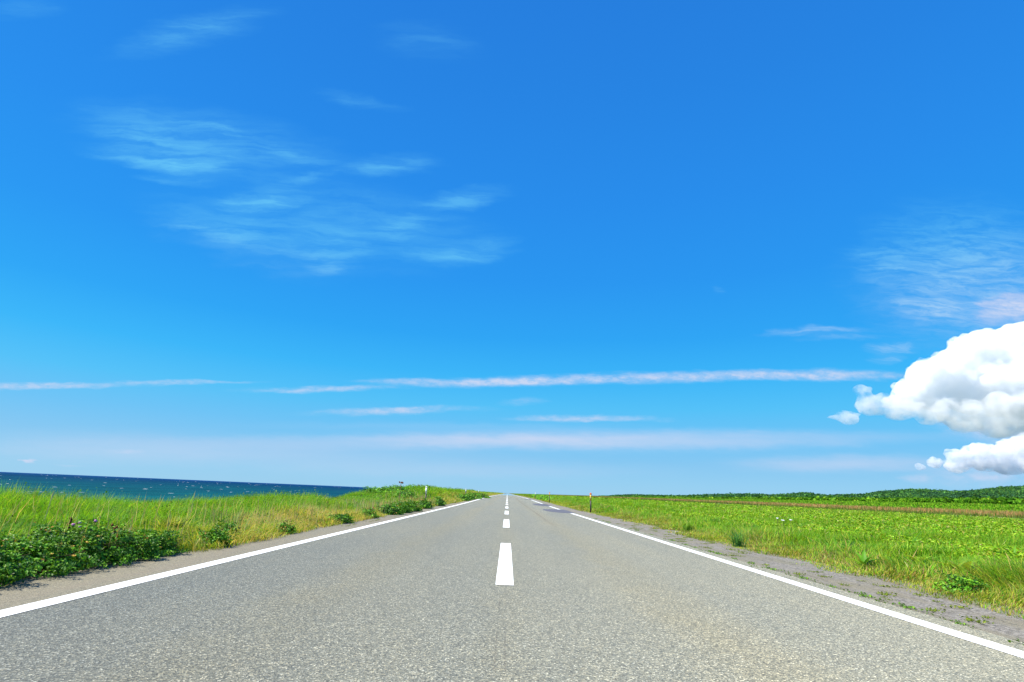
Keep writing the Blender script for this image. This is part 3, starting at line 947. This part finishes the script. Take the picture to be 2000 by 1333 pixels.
def rose_flower(c, r):
    """five cupped petals"""
    out = []
    for k in range(5):
        a = k * 1.2566 + random.random() * .3
        d = Vector((math.cos(a), math.sin(a), 0)); s = Vector((-d.y, d.x, 0)); c_ = Vector(c)
        V = [c_ + Vector((0, 0, 0)), c_ + d * r * .5 - s * r * .45 + Vector((0, 0, r * .3)), c_ + d * r * 1.05 - s * r * .25 + Vector((0, 0, r * .5)), c_ + d * r * 1.05 + s * r * .25 + Vector((0, 0, r * .5)), c_ + d * r * .5 + s * r * .45 + Vector((0, 0, r * .3))]
        out.append(([tuple(v) for v in V], [(0, 1, 2, 2)[:3], (0, 2, 3), (0, 3, 4)]))
    V, F, o = [], [], 0
    for v, f in out:
        V += v; F += [tuple(i + o for i in q) for q in f]; o += len(v)
    return V, F


def rose_cup(c, r, n=15):
    """open five-petalled cup"""
    V, F = [], []
    for (q, z) in ((.15, -.2), (.7, .0), (1.0, .45)):
        for j in range(n):
            th = 2 * math.pi * j / n; k = r * q * (1 + .16 * math.cos(5 * th) * q)
            V.append((c[0] + k * math.cos(th), c[1] + k * math.sin(th), c[2] + r * z))
    for i in range(2):
        for j in range(n):
            F.append((i * n + j, i * n + (j + 1) % n, (i + 1) * n + (j + 1) % n, (i + 1) * n + j))
    return V, F


def make_rose(label, loc, rx, ry, h, nleaf, leaf, flowers=0, group=None, name='rose_bush', tone=1.0):
    t = thing(name, label, 'bush', loc, group)
    sh_ = []
    tips = []
    ns = max(7, int(22 * rx * ry / .3))
    for i in range(ns):
        a = random.uniform(0, 6.28); q = math.sqrt(random.random())
        tip = Vector((rx * q * math.cos(a), ry * q * math.sin(a), h * (1 - .45 * q * q) * random.uniform(.75, 1.0)))
        b0 = Vector((tip.x * .02, tip.y * .02, -.02)); mid = (b0 + tip) / 2 + Vector((0, 0, h * .12))
        sh_.append(tube([b0, mid, tip], [.006, .0045, .002], 5)); tips.append(tip)
    quads('stems', multi(sh_), M_STEM, t)
    # sprigs of leaflets through the outer half of the volume
    ng = nleaf // 6
    u = rng.normal(0, 1, (ng, 3)); u /= np.linalg.norm(u, axis=1)[:, None]; u[:, 2] = np.abs(u[:, 2])
    lump = 1 + .26 * np.sin(u[:, 0] * 7 + loc[1] * 3) * np.sin(u[:, 1] * 6 + loc[0]) + .13 * np.sin(u[:, 2] * 9 + loc[1])
    r_ = rng.uniform(.45, 1.0, ng) ** .6 * lump
    c = u * r_[:, None] * np.array([rx, ry, h]); c[:, 2] = np.maximum(c[:, 2], .012 + .05 * rng.random(ng) * h)
    # leaves reach the ground at the skirt
    nr = u * .7 + np.array([0, 0, .6]); nr /= np.linalg.norm(nr, axis=1)[:, None]
    P = np.repeat(c, 6, 0) + rng.normal(0, leaf * .75, (ng * 6, 3)) * np.array([1, 1, .5])
    P[:, 2] = np.maximum(P[:, 2], .012)
    base = pick(ng, [(.45, (.065, .200, .012)), (.6, (.110, .300, .016)), (.45, (.195, .42, .02)), (.25, (.03, .10, .010)), (.02, (.34, .19, .03))]) * tone
    C = np.repeat(jit(base, ng, .2, .06), 6, 0)
    v, f, cc = leaves(P, leaf * rng.uniform(.7, 1.3, len(P)), C, .6, .72, nrm=np.repeat(nr, 6, 0))
    mesh_obj('foliage', v, f, M_ROSE, t, tint=cc)
    for i in range(flowers):
        a = random.uniform(-1.7, .2); q = random.uniform(.6, .95)
        p_ = (rx * q * math.cos(a) * 1.06, ry * q * math.sin(a) * 1.06, h * math.sqrt(max(.05, 1 - q * q)) * 1.06 + .01)
        r_ = random.uniform(.016, .022)
        quads('flower', multi([rose_cup(p_, r_), blob((p_[0], p_[1], p_[2] + r_ * .2), r_ * .55, .8, 7, 4, .2)]), M_HIP, t)
    return t


HEDGE = 'dark green rose bushes along the left edge of the road'
for x, y, rx, ry, h, nl, lf, fl, lb in near:
    make_rose(lb, (x, y, float(zground(x, y)) - .0), rx, ry, h, nl, lf, fl, HEDGE)
for x, y, rx, ry, h, nl, lf, fl, lb in one:
    make_rose(lb, (x, y, float(zground(x, y))), rx, ry, h, nl, lf, fl, HEDGE)
# low dark hedge further along, and bushes on the mound
src = make_rose('nearest of the low dark bushes far along the left shoulder', (-4.6, 58, float(zground(-4.6, 58))), .55, 3.0, .5, 2600, .16, 0, 'low bushes far along the left shoulder')
for i, (yb, lb) in enumerate(((66, 'second low dark bush far along the left shoulder'), (75, 'third low dark bush far along the left shoulder, beside the second marker post'), (86, 'farthest low dark bush along the left shoulder'))):
    copy_thing(src, lb, (-4.6, yb, float(zground(-4.6, yb))), 0.3 * i, (1, 1.1, 1.0 + .1 * i))
MOUND = 'bushes on the grassy mound by the sea'
mnd = [(-8.6, 34.5, 1.1, 1.6, .36, 'bush at the left foot of the mound, against the sea'), (-8.9, 38.5, 1.3, 1.9, .56, 'bush on the left shoulder of the mound, above the sea horizon'),
       (-8.7, 43.0, 1.4, 2.2, .62, 'tall bush on the mound behind the brown stalk'), (-8.3, 48.5, 1.3, 2.4, .58, 'bush on the mound left of the white marker post'),
       (-7.6, 54.5, 1.2, 2.6, .50, 'bush on the mound behind the white marker post'), (-6.9, 37.5, .9, 1.6, .40, 'lower bush on the roadside slope of the mound')]
for x, y, rx, ry, h, lb in mnd:
    make_rose(lb, (x, y, float(zground(x, y))), rx, ry, h, 3000, .12, 0, MOUND, 'mound_bush', tone=1.35)
RB = 'rounded bushes along the right verge'
for x, y, rx, ry, h, lb in ((6.1, 96, .8, 6, .75, 'rounded bush on the right verge near the vanishing point, taller one'), (6.3, 82, .7, 4, .45, 'rounded bush on the right verge, behind the second orange marker post'), (6.2, 120, .9, 8, .7, 'farthest rounded bush on the right verge')):
    make_rose(lb, (x, y, float(zground(x, y)) - .1), rx, ry, h, 2200, .22, 0, RB, 'verge_bush', tone=1.7)

# thistles, brown docks, dry stalks


def at_ground(x, y):
    return (x, y, float(zground(x, y)))


def on_ground(px_, py_, lift=0.0):
    """where the line of sight through a pixel first meets the terrain"""
    dd = px_dir(px_, py_); t_ = 2.5
    while t_ < 400:
        if CAM_H + dd.z * t_ <= float(zground(dd.x * t_, t_)) + lift: break
        t_ *= 1.004
    return dd.x * t_, t_


def make_thistle(label, loc, h):
    t = thing('thistle', label, 'flower', loc, 'pink thistles behind the rose bushes')
    top = (random.uniform(-.03, .03), random.uniform(-.03, .03), h)
    quads('stem', tube([(0, 0, 0), (top[0] * .3, top[1] * .6, h * .5), top], [.004, .0035, .003], 5), M_STEM, t)
    fl = blob((top[0], top[1], h + .012), .018, 1.0, 9, 5, .25)
    hd = quads('flower_head', blob((top[0], top[1], h), .012, 1.1, 8, 5, .1), M_STEM, t)
    quads('petals', fl, M_PINK, hd)
    n = 7
    P = np.array([(0, 0, h * q) for q in np.linspace(.15, .85, n)]) + rng.normal(0, .015, (n, 3))
    v, f, c = leaves(P, np.full(n, .07), jit((.10, .22, .03), n), .2, .25)
    mesh_obj('leaves', v, f, M_LEAF, t, tint=c)


def place(px_, py_, depth_y, top_h):
    """ground point under the spot seen at a pixel, at a given distance down the road"""
    dd = px_dir(px_, py_)
    return dd.x * depth_y, depth_y, CAM_H + dd.z * depth_y


for (a, b, yy_, lb) in ((145, 1028, 6.6, 'pink thistle head, largest, lowest left of the little group behind the rose bushes'), (157.5, 1024, 6.8, 'pink thistle head, upper one of the close pair behind the rose bushes'), (155, 1031.5, 6.6, 'pink thistle head, lower one of the close pair behind the rose bushes'), (188, 1020, 7.2, 'pink thistle head standing apart on the right of the others')):
    x, y, ztop = place(a, b, yy_, 0)
    g0 = float(zground(x, y))
    make_thistle(lb, (x, y, g0), max(.12, ztop - g0))


def make_dock(label, loc, h, k=9):
    t = thing('dock_plant', label, 'weed', loc, 'brown dock seed heads in the left verge grass')
    quads('stem', tube([(0, 0, 0), (.01, 0, h * .5), (.02, .01, h)], [.004, .0035, .002], 5), M_STEM, t)
    quads('seed_head', multi([blob((.02 * q + random.uniform(-.018, .018), random.uniform(-.018, .018), h * (.62 + .4 * q)), random.uniform(.009, .015), 1.3, 6, 4, .3) for q in np.linspace(0, 1, k)]), M_SEED, t)
    n = 5
    P = np.array([(0, 0, h * q) for q in np.linspace(.1, .4, n)]) + rng.normal(0, .02, (n, 3))
    v, f, c = leaves(P, np.full(n, .09), jit((.09, .2, .03), n), .3, .4)
    mesh_obj('leaves', v, f, M_LEAF, t, tint=c)


for (a, b, yy_, lb) in ((136, 1014, 6.9, 'lone round brown seed head above the pink thistles'), (215, 1027, 7.0, 'brown dock seed head, left one of the three above the rose bushes'), (223, 1031, 6.9, 'tallest brown dock seed head above the rose bushes'), (230, 1037, 6.8, 'dark brown dock seed head, right one of the three above the rose bushes'), (330, 1018, 9.5, 'reddish dock seed head in tan grass beyond the near rose bushes')):
    x, y, ztop = place(a, b, yy_, 0); g0 = float(zground(x, y))
    make_dock(lb, (x, y, g0), max(.14, ztop - g0))

t = thing('dry_stalk', 'brown dry stalk with a flat head on the mound, left of the white marker post', 'weed', at_ground(-5.75, 30))
hs = .95 + .33 - t.location.z - .02
quads('stem', tube([(0, 0, 0), (.0, .0, hs * .5), (.01, 0, hs)], [.022, .02, .014], 6), M_DRY, t)
quads('seed_head', multi([blob((random.uniform(-.11, .13), random.uniform(-.1, .1), hs + random.uniform(-.03, .04)), random.uniform(.03, .05), .6, 7, 4, .3) for _ in range(9)]), M_SEED, t)
for (a, b, yy_, lb) in ((104, 962, 8.0, 'tall thin straw stem leaning by the bright grass crest at the left'), (381, 961, 11.5, 'thin straw stem standing against the sea above the tan grass')):
    x, y, ztop = place(a, b, yy_, 0); t = thing('straw_stem', lb, 'weed', at_ground(x, y)); h = ztop - t.location.z
    quads('stem', tube([(-.03, 0, 0), (-.01, 0, h * .6), (.0, 0, h)], [.005, .004, .003], 5), M_STRAW, t)
    quads('seed_head', tube([(0, 0, h * .8), (.0, 0, h * .92), (.004, 0, h * 1.04)], [.004, .009, .002], 6), M_STRAW, t)

# ---- broad-leaved plants, tussocks and white flowers on the right


def big_leaf(L, W, az, el, bend, n=6):
    """one long leaf with a folded midrib"""
    d = Vector((math.cos(az), math.sin(az), 0)); s = Vector((-d.y, d.x, 0)); V = []; F = []
    p_ = Vector((0, 0, 0)); e = el
    for i in range(n + 1):
        t_ = i / n
        w = W * math.sin(math.pi * min(.98, .10 + .88 * t_) ** .8) * .5
        upv = Vector((-d.x * math.sin(e), -d.y * math.sin(e), math.cos(e)))
        V += [tuple(p_ - s * w + upv * w * .45), tuple(p_), tuple(p_ + s * w + upv * w * .45)]
        p_ = p_ + (d * math.cos(e) + Vector((0, 0, math.sin(e)))) * (L / n); e -= bend / n
    for i in range(n):
        for j in range(2):
            a = i * 3 + j; F.append((a, a + 1, a + 4, a + 3))
    return V, F


def make_broadleaf(label, loc, k, L, W, cols, el=(.5, 1.3), group='big leafed plants in the right verge'):
    t = thing('broadleaf_plant', label, 'plant', loc, group)
    for i in range(k):
        v, f = big_leaf(L * random.uniform(.65, 1.1), W * random.uniform(.7, 1.2), i * 2.4 + random.uniform(-.4, .4), random.uniform(*el), random.uniform(.6, 1.7))
        c = cols[i % len(cols)]
        mesh_obj('leaf', v, f, M_LEAF, t, tint=jit(c, 1, .12, .05)[0], smooth=True)
    quads('stem', tube([(0, 0, -.02), (0, 0, L * .25)], [.012, .008], 6), M_STEM, t)
    return t


LG = [(.16, .40, .02), (.27, .50, .03), (.09, .26, .014)]
LY = [(.32, .50, .035), (.40, .50, .05), (.22, .42, .03)]
LD = [(.03, .10, .012), (.05, .15, .014), (.02, .065, .010)]
for (a, b, yy_, k, L, W, cols, lb) in (
        (1885, 1112, 6.2, 9, .34, .085, LY, 'yellow green broad leafed plant above the dark leafy clump near the right border'),
        (1800, 1090, 7.2, 8, .34, .075, LY, 'pale yellow broad leafed plant between the dark hollow and the right border clump'),
        (1785, 1055, 8.6, 6, .42, .06, LG, 'tall plant with long narrow green leaves behind the pale yellow plant'),
        (1690, 1090, 7.6, 7, .30, .07, LG, 'green broad leafed plant right of the dark hollow in the verge'),
        (1663, 1064, 8.4, 9, .26, .08, LD, 'dark green leafy clump in a hollow of the right verge'),
        (1606, 1045, 10.0, 5, .34, .06, LY, 'pale leafed plant left of the dark hollow in the right verge'),
        (1560, 1015, 13.0, 6, .45, .07, LG, 'upright green leafed plant beside the white flowers'),
        (1985, 1085, 6.9, 7, .34, .06, LG, 'green plant with arching leaves at the right border of the photo'),
        (1510, 1028, 12.0, 5, .30, .05, LY, 'light leafed plant just left below the white flowers')):
    x, y = on_ground(a, b + 22)
    make_broadleaf(lb, at_ground(x, y), k, L * 1.3, W * 1.15, cols, (.8, 1.45))
for (a, yy_, lb, tone, rx) in ((1885, 1158, 'dark leafy bush clump in the right verge near the border', 1.25, .30), (1965, 1150, 'smaller dark leafy clump at the right border', 1.2, .22), (1662, 1078, 'leafy dark bush around the hollow in the right verge', 1.3, .26), (1430, 1050, 'small dark bush in the middle of the right verge', 1.5, .35), (1330, 1022, 'dark bush at the front of the right verge, far side', 1.7, .45)):
    x, y = on_ground(a, yy_)
    make_rose(lb, at_ground(x, y), rx, rx * .9, (.19 + .02 * rx), 900, .038, 0, 'low dark bushes in the right verge', 'verge_bush', tone=tone)


def make_tussock(label, loc, n, H, W, col, sp=.06):
    az = rng.uniform(0, 6.28, n)
    P = np.stack([sp * rng.normal(0, 1, n), sp * rng.normal(0, 1, n), np.zeros(n)], -1)
    v, f, c = blades(P, H * rng.uniform(.6, 1.15, n), W * rng.uniform(.7, 1.3, n), az, rng.uniform(.3, 1.2, n), jit(col, n, .2, .06), 4)
    o = mesh_obj('grass_tussock', v, f, M_GRASS, tint=c)
    o.location = loc
    o['label'] = label; o['category'] = 'grass clump'; o['group'] = 'large grass tussocks in the verges'
    return o


for (a, b, yy_, H, lb, col) in ((1442, 1060, 11.0, .42, 'blue green arching grass tussock at the front of the right verge', (.10, .27, .06)),
                                (1470, 1040, 11.6, .42, 'second blue green tussock, just right behind the arching one', (.11, .28, .05)),
                                (1565, 1035, 11.2, .40, 'upright dark green tussock below the white flowers', (.09, .25, .03)),
                                (1400, 1020, 15., .40, 'green tussock left of the blue green pair', (.10, .27, .03)),
                                (1345, 1030, 16., .34, 'light tussock near the shoulder, farther down the right verge', (.17, .33, .03)),
                                (1740, 1045, 8.2, .36, 'green tussock behind the dark hollow, right verge', (.12, .3, .025)),
                                (1840, 1090, 7.0, .34, 'tussock left of the yellow green broad leafed plant', (.16, .34, .03))):
    x, y = on_ground(a, b + 8); make_tussock(lb, at_ground(x, y), 110, H, .012, col)
for (x, y, H, lb) in ((-6.6, 8.8, .42, 'bright green tussock on the crest at the left, against the sea'), (-6.9, 9.6, .38, 'bright green tussock on the crest, right of the first'), (-7.0, 16.3, .34, 'tussock on the first low rise against the sea'), (-7.1, 21.2, .36, 'tussock on the second low rise against the sea'), (-5.5, 9.4, .36, 'arching yellow green tussock behind the tan grass at the left'), (-5.1, 7.6, .30, 'straw coloured tussock just beyond the near rose bushes')):
    make_tussock(lb, at_ground(x, y), 900 if x < -6 else 160, H * (.72 if x < -6 else 1), .012 * (1 + y / 25), (.15, .36, .018) if x < -6 else ((.30, .36, .05) if y > 8 else (.42, .33, .11)), .30 if x < -6 else .06)


def make_umbel(label, loc, h):
    t = thing('white_flower', label, 'flower', loc, 'white flower heads in the right verge')
    quads('stem', tube([(0, 0, 0), (0, 0, h)], [.006, .004], 5), M_STEM, t)
    quads('flower_head', multi([blob((random.gauss(0, .014), random.gauss(0, .014), h + random.uniform(-.006, .010)), random.uniform(.009, .014), .6, 6, 4, .3) for _ in range(14)]), M_WHITEFL, t)
    return t


for (a, b, yy_, lb) in ((1518, 1013, 13.0, 'white flower head, left one of the cluster in the right verge'), (1530, 1017, 12.8, 'white flower head, middle of the cluster in the right verge'), (1544, 1016, 12.9, 'white flower head, right one of the cluster in the right verge')):
    x, y, zt = place(a, b, yy_, 0); g0 = float(zground(x, y)); make_umbel(lb, (x, y, g0), max(.2, zt - g0))

# ---- low weeds in the seam of the right shoulder
WG = 'low weeds on the right shoulder'


def weed_proto(label, col, n=60, sx_=.05, sy_=.14):
    P = np.stack([np.clip(rng.normal(0, sx_, n), -1.6 * sx_, 1.6 * sx_), np.clip(rng.normal(0, sy_, n), -2.1 * sy_, 2.1 * sy_), .004 + .022 * rng.random(n)], -1)
    v, f, c = leaves(P, rng.uniform(.020, .042, n), jit(col, n, .25, .1), .5, .6)
    Ls = sy_ * 2.2
    rv = np.array([(-.004, -Ls, .006), (.004, -Ls, .006), (.004, 0, .010), (-.004, 0, .010), (.004, Ls, .006), (-.004, Ls, .006)])
    v, f, c = join([(v, f, c), (rv, np.array([(0, 1, 2), (0, 2, 3), (3, 2, 4), (3, 4, 5)]), np.full((6, 3), (.16, .14, .04)))])
    o = mesh_obj('weed_tuft', v, f, M_LEAF, tint=c)
    o['label'] = label; o['category'] = 'weed'; o['group'] = WG
    return o


LSEAM = 'low green weed growing in the seam of the right shoulder'
LTUFT = 'small yellow green weed on the rough strip between seam and verge'
pa = weed_proto(LSEAM, (.13, .26, .025)); pb_ = weed_proto(LTUFT, (.26, .33, .04), 45, .06, .08)
first = [True, True]
SEAM = RX + .38
spots = []
yv = 3.6
while yv < 26:
    if random.random() < (.9 if 7 < yv < 13 or 3.6 < yv < 6.2 else .55): spots.append((0, SEAM + random.gauss(0, .012), yv, random.uniform(.5, 1.1)))
    yv += random.uniform(.22, .6) * (1 + yv / 22)
for _ in range(64):
    yv = random.uniform(3.8, 22); spots.append((1, random.uniform(SEAM + .12, 5.05), yv, random.uniform(.4, 1.0)))
for _ in range(8):
    yv = random.uniform(12, 24); spots.append((2, random.uniform(-4.15, -3.85), yv, random.uniform(.5, .9)))
pc_ = weed_proto('small yellow weed on the left shoulder below the tan grass', (.25, .30, .05), 40, .05, .12)
used = set()
for kind, x, y, sc in spots:
    src = (pa, pb_, pc_)[kind]
    o = src if kind not in used else src.copy()
    if kind in used: COL.objects.link(o)
    used.add(kind)
    o.location = (x, y, float(zroad(np.array(y))) - .004)
    o.rotation_euler = (0, 0, random.gauss(0, .3 if kind == 0 else 1.5)); o.scale = (sc, sc * (1.3 if kind == 0 else 1), sc)

# ------------------------------------------------------------------ marker posts


def lathe(prof, n=16):
    V, F = [], []
    for r, z in prof:
        for j in range(n):
            V.append((r * math.cos(2 * math.pi * j / n), r * math.sin(2 * math.pi * j / n), z))
    for i in range(len(prof) - 1):
        for j in range(n):
            F.append((i * n + j, i * n + (j + 1) % n, (i + 1) * n + (j + 1) % n, (i + 1) * n + j))
    return V, F


def disc_y(r, d, z, y0=0.0, n=18):
    """round reflector facing the traffic (axis along the road)"""
    V, F = [], []
    for (rr_, yy_) in ((0.001, y0 - d), (r * .85, y0 - d), (r, y0 - d * .5), (r, y0 + d * .5), (r * .85, y0 + d), (.001, y0 + d)):
        for j in range(n):
            V.append((rr_ * math.cos(2 * math.pi * j / n), yy_, z + rr_ * math.sin(2 * math.pi * j / n)))
    for i in range(5):
        for j in range(n):
            F.append((i * n + j, (i + 1) * n + j, (i + 1) * n + (j + 1) % n, i * n + (j + 1) % n))
    return V, F


def make_post(label, loc, upper, refl, group, H=1.16):
    t = thing('marker_post', label, 'marker post', loc, group)
    quads('lower_pole', lathe([(.001, -.1), (.046, -.1), (.046, H * .60), (.001, H * .60)]), M_BLACKPOLE, t)
    quads('upper_pole', lathe([(.001, H * .60), (.048, H * .602), (.048, H * .9), (.001, H * .905)]), upper, t)
    quads('band', lathe([(.049, H * .72), (.052, H * .722), (.052, H * .75), (.049, H * .752)]), M_GREYM, t)
    b = quads('reflector', disc_y(.062, .028, H * .94), refl, t)
    quads('rim', disc_y(.068, .018, H * .94), M_GREYM if refl is M_WHITE else M_ORANGE, b)
    return t


pr = make_post('yellow and black marker post with orange reflector, nearest one on the right verge', (5.17, 34.6, .02), M_YELLOW, M_ORANGE, 'orange marker posts on the right verge')
copy_thing(pr, 'second marker post with orange reflector, farther down the right verge', (5.3, 70, .12), .0)
pl = make_post('white and black marker post with white reflector, nearest one on the left verge', (-4.98, 34.3, .0), M_WHITE, M_WHITE, 'white marker posts beside the road')
copy_thing(pl, 'second white marker post, lower and farther down the left verge', (-5.2, 70, .12), .0)
copy_thing(pl, 'tiny farthest white marker post on the left verge', (-5.4, 105, .15), .0)
copy_thing(pl, 'tiny white marker post far down the right verge', (5.35, 106, .15), .0)

# ------------------------------------------------------------------ cumulus clouds (volumes)


def cloud_mat(name, dens, wispy=0, lo=.34, hi=.60):
    m = bpy.data.materials.new(name); m.use_nodes = True
    nt = m.node_tree
    for n in list(nt.nodes): nt.nodes.remove(n)
    o = nt.nodes.new('ShaderNodeOutputMaterial'); v = nt.nodes.new('ShaderNodeVolumePrincipled')
    v.inputs['Color'].default_value = (.9995, .9995, .9995, 1); v.inputs['Density'].default_value = dens; v.inputs['Anisotropy'].default_value = 0.0
    nt.links.new(v.outputs[0], o.inputs['Volume'])
    m.cycles.homogeneous_volume = not wispy
    if wispy:
        g = G(nt); pos = g.new('ShaderNodeNewGeometry').outputs['Position']
        g.put(v.inputs['Density'], g.math('MULTIPLY', g.mr(g.noise(pos, wispy, 5, .65), lo, hi), dens))
    return m


def cloud_mesh(lumps, dist, voxel, bump, flat=None, seed=0, small=True):
    """union of puffs, remeshed into one closed skin and roughened"""
    rd = random.Random(seed)
    sc = dist / FPX
    bm = bmesh.new()

    def add(c, r, ky=1.0, kz=1.0):
        bmesh.ops.create_icosphere(bm, subdivisions=3, radius=1.0, matrix=Matrix.Translation(c) @ Matrix.Diagonal((r, r * ky, r * kz, 1)))
    for (a, b, r, kz) in lumps:
        dd = px_dir(a, b); c = Vector((dd.x * dist, dist + rd.uniform(-.3, .3) * r * sc, CAM_H + dd.z * dist))
        add(c, r * sc, .75, kz)
        if small:
            for _ in range(34):
                u = Vector((rd.gauss(0, 1), rd.gauss(0, 1), abs(rd.gauss(0, 1)) * .9 + .35)).normalized()
                q = rd.uniform(.10, .26) * r * sc
                add(c + Vector((u.x * r * sc, u.y * r * sc, u.z * r * sc * kz)) * .95, q, 1.0, .9)
    if flat is not None:
        zf = CAM_H + px_dir(*flat).z * dist
        for v in bm.verts:
            if v.co.z < zf: v.co.z = zf - (zf - v.co.z) * .42
    me = bpy.data.meshes.new('tmp'); bm.to_mesh(me); bm.free()
    ob = bpy.data.objects.new('tmp', me); COL.objects.link(ob)
    md = ob.modifiers.new('r', 'REMESH'); md.mode = 'VOXEL'; md.voxel_size = voxel
    dg = bpy.context.evaluated_depsgraph_get()
    me2 = bpy.data.meshes.new_from_object(ob.evaluated_get(dg))
    bpy.data.objects.remove(ob); bpy.data.meshes.remove(me)
    n = len(me2.vertices)
    co = np.empty(n * 3, np.float32); me2.vertices.foreach_get('co', co); co = co.reshape(-1, 3)
    no = np.empty(n * 3, np.float32); me2.vertices.foreach_get('normal', no); no = no.reshape(-1, 3)
    f = np.array([mnoise.fractal(Vector(c) / (bump * 4.5), .8, 2.1, 6) for c in co])
    co = co + no * (f * bump)[:, None]
    me2.vertices.foreach_set('co', co.ravel().astype(np.float32)); me2.update()
    ob = bpy.data.objects.new('tmp', me2); COL.objects.link(ob)
    md = ob.modifiers.new('r', 'REMESH'); md.mode = 'VOXEL'; md.voxel_size = voxel * .8
    me3 = bpy.data.meshes.new_from_object(ob.evaluated_get(bpy.context.evaluated_depsgraph_get()))
    bpy.data.objects.remove(ob); bpy.data.meshes.remove(me2)
    me2 = me3
    return me2


def cloud(label, parts_, name='cumulus_cloud', group=None):
    ob = None
    for nm, me, mat in parts_:
        me.materials.clear(); me.materials.append(mat)
        o = bpy.data.objects.new(nm if ob else name, me); COL.objects.link(o)
        if ob is None:
            ob = o; o['label'] = label; o['category'] = 'cloud'
            if group: o['group'] = group
        else: o.parent = ob
    return ob


big = [(1958, 694, 56, 1), (1903, 697, 48, 1), (2035, 690, 64, 1), (2120, 695, 80, 1), (1850, 730, 44, 1), (1806, 742, 40, 1), (1768, 772, 30, .9), (1885, 762, 52, .9), (1955, 765, 62, .9), (2045, 775, 72, .9), (2140, 780, 90, .9), (1738, 788, 17, .8), (1835, 780, 34, .8)]
skirt = [(1702, 795, 28, .75), (1735, 800, 30, .6), (1775, 800, 34, .6), (1830, 806, 42, .6), (1880, 808, 46, .6), (1925, 814, 52, .6), (1990, 816, 60, .6), (2080, 818, 70, .55), (1950, 838, 40, .5), (1880, 834, 26, .5), (1684, 772, 17, 1.2), (1655, 814, 26, .5), (1622, 818, 16, .5)]
cloud('large bright white cumulus cloud rising at the right border of the sky', [
    ('cloud_body', cloud_mesh(big, 4200, 11, 40, (1800, 806), 3), cloud_mat('cloud_dense', .019, 1 / 42, .33, .52)),
    ('cloud_skirt', cloud_mesh(skirt, 4050, 14, 60, None, 5), cloud_mat('cloud_thin', .010, 1 / 100, .36, .62))])
low = [(1905, 884, 24, .7), (1862, 893, 20, .7), (1830, 905, 15, .7), (1800, 912, 9, .7), (1945, 890, 28, .7), (1985, 880, 28, .8), (2030, 872, 36, .8), (1915, 908, 26, .5), (1965, 910, 30, .5), (2040, 905, 40, .6), (1870, 914, 22, .4)]
cloud('lower small white cumulus cloud just above the hills at the right border', [('cloud_body', cloud_mesh(low, 7500, 22, 48, (1900, 922), 8), cloud_mat('cloud_low', .013, 1 / 75, .38, .57))])
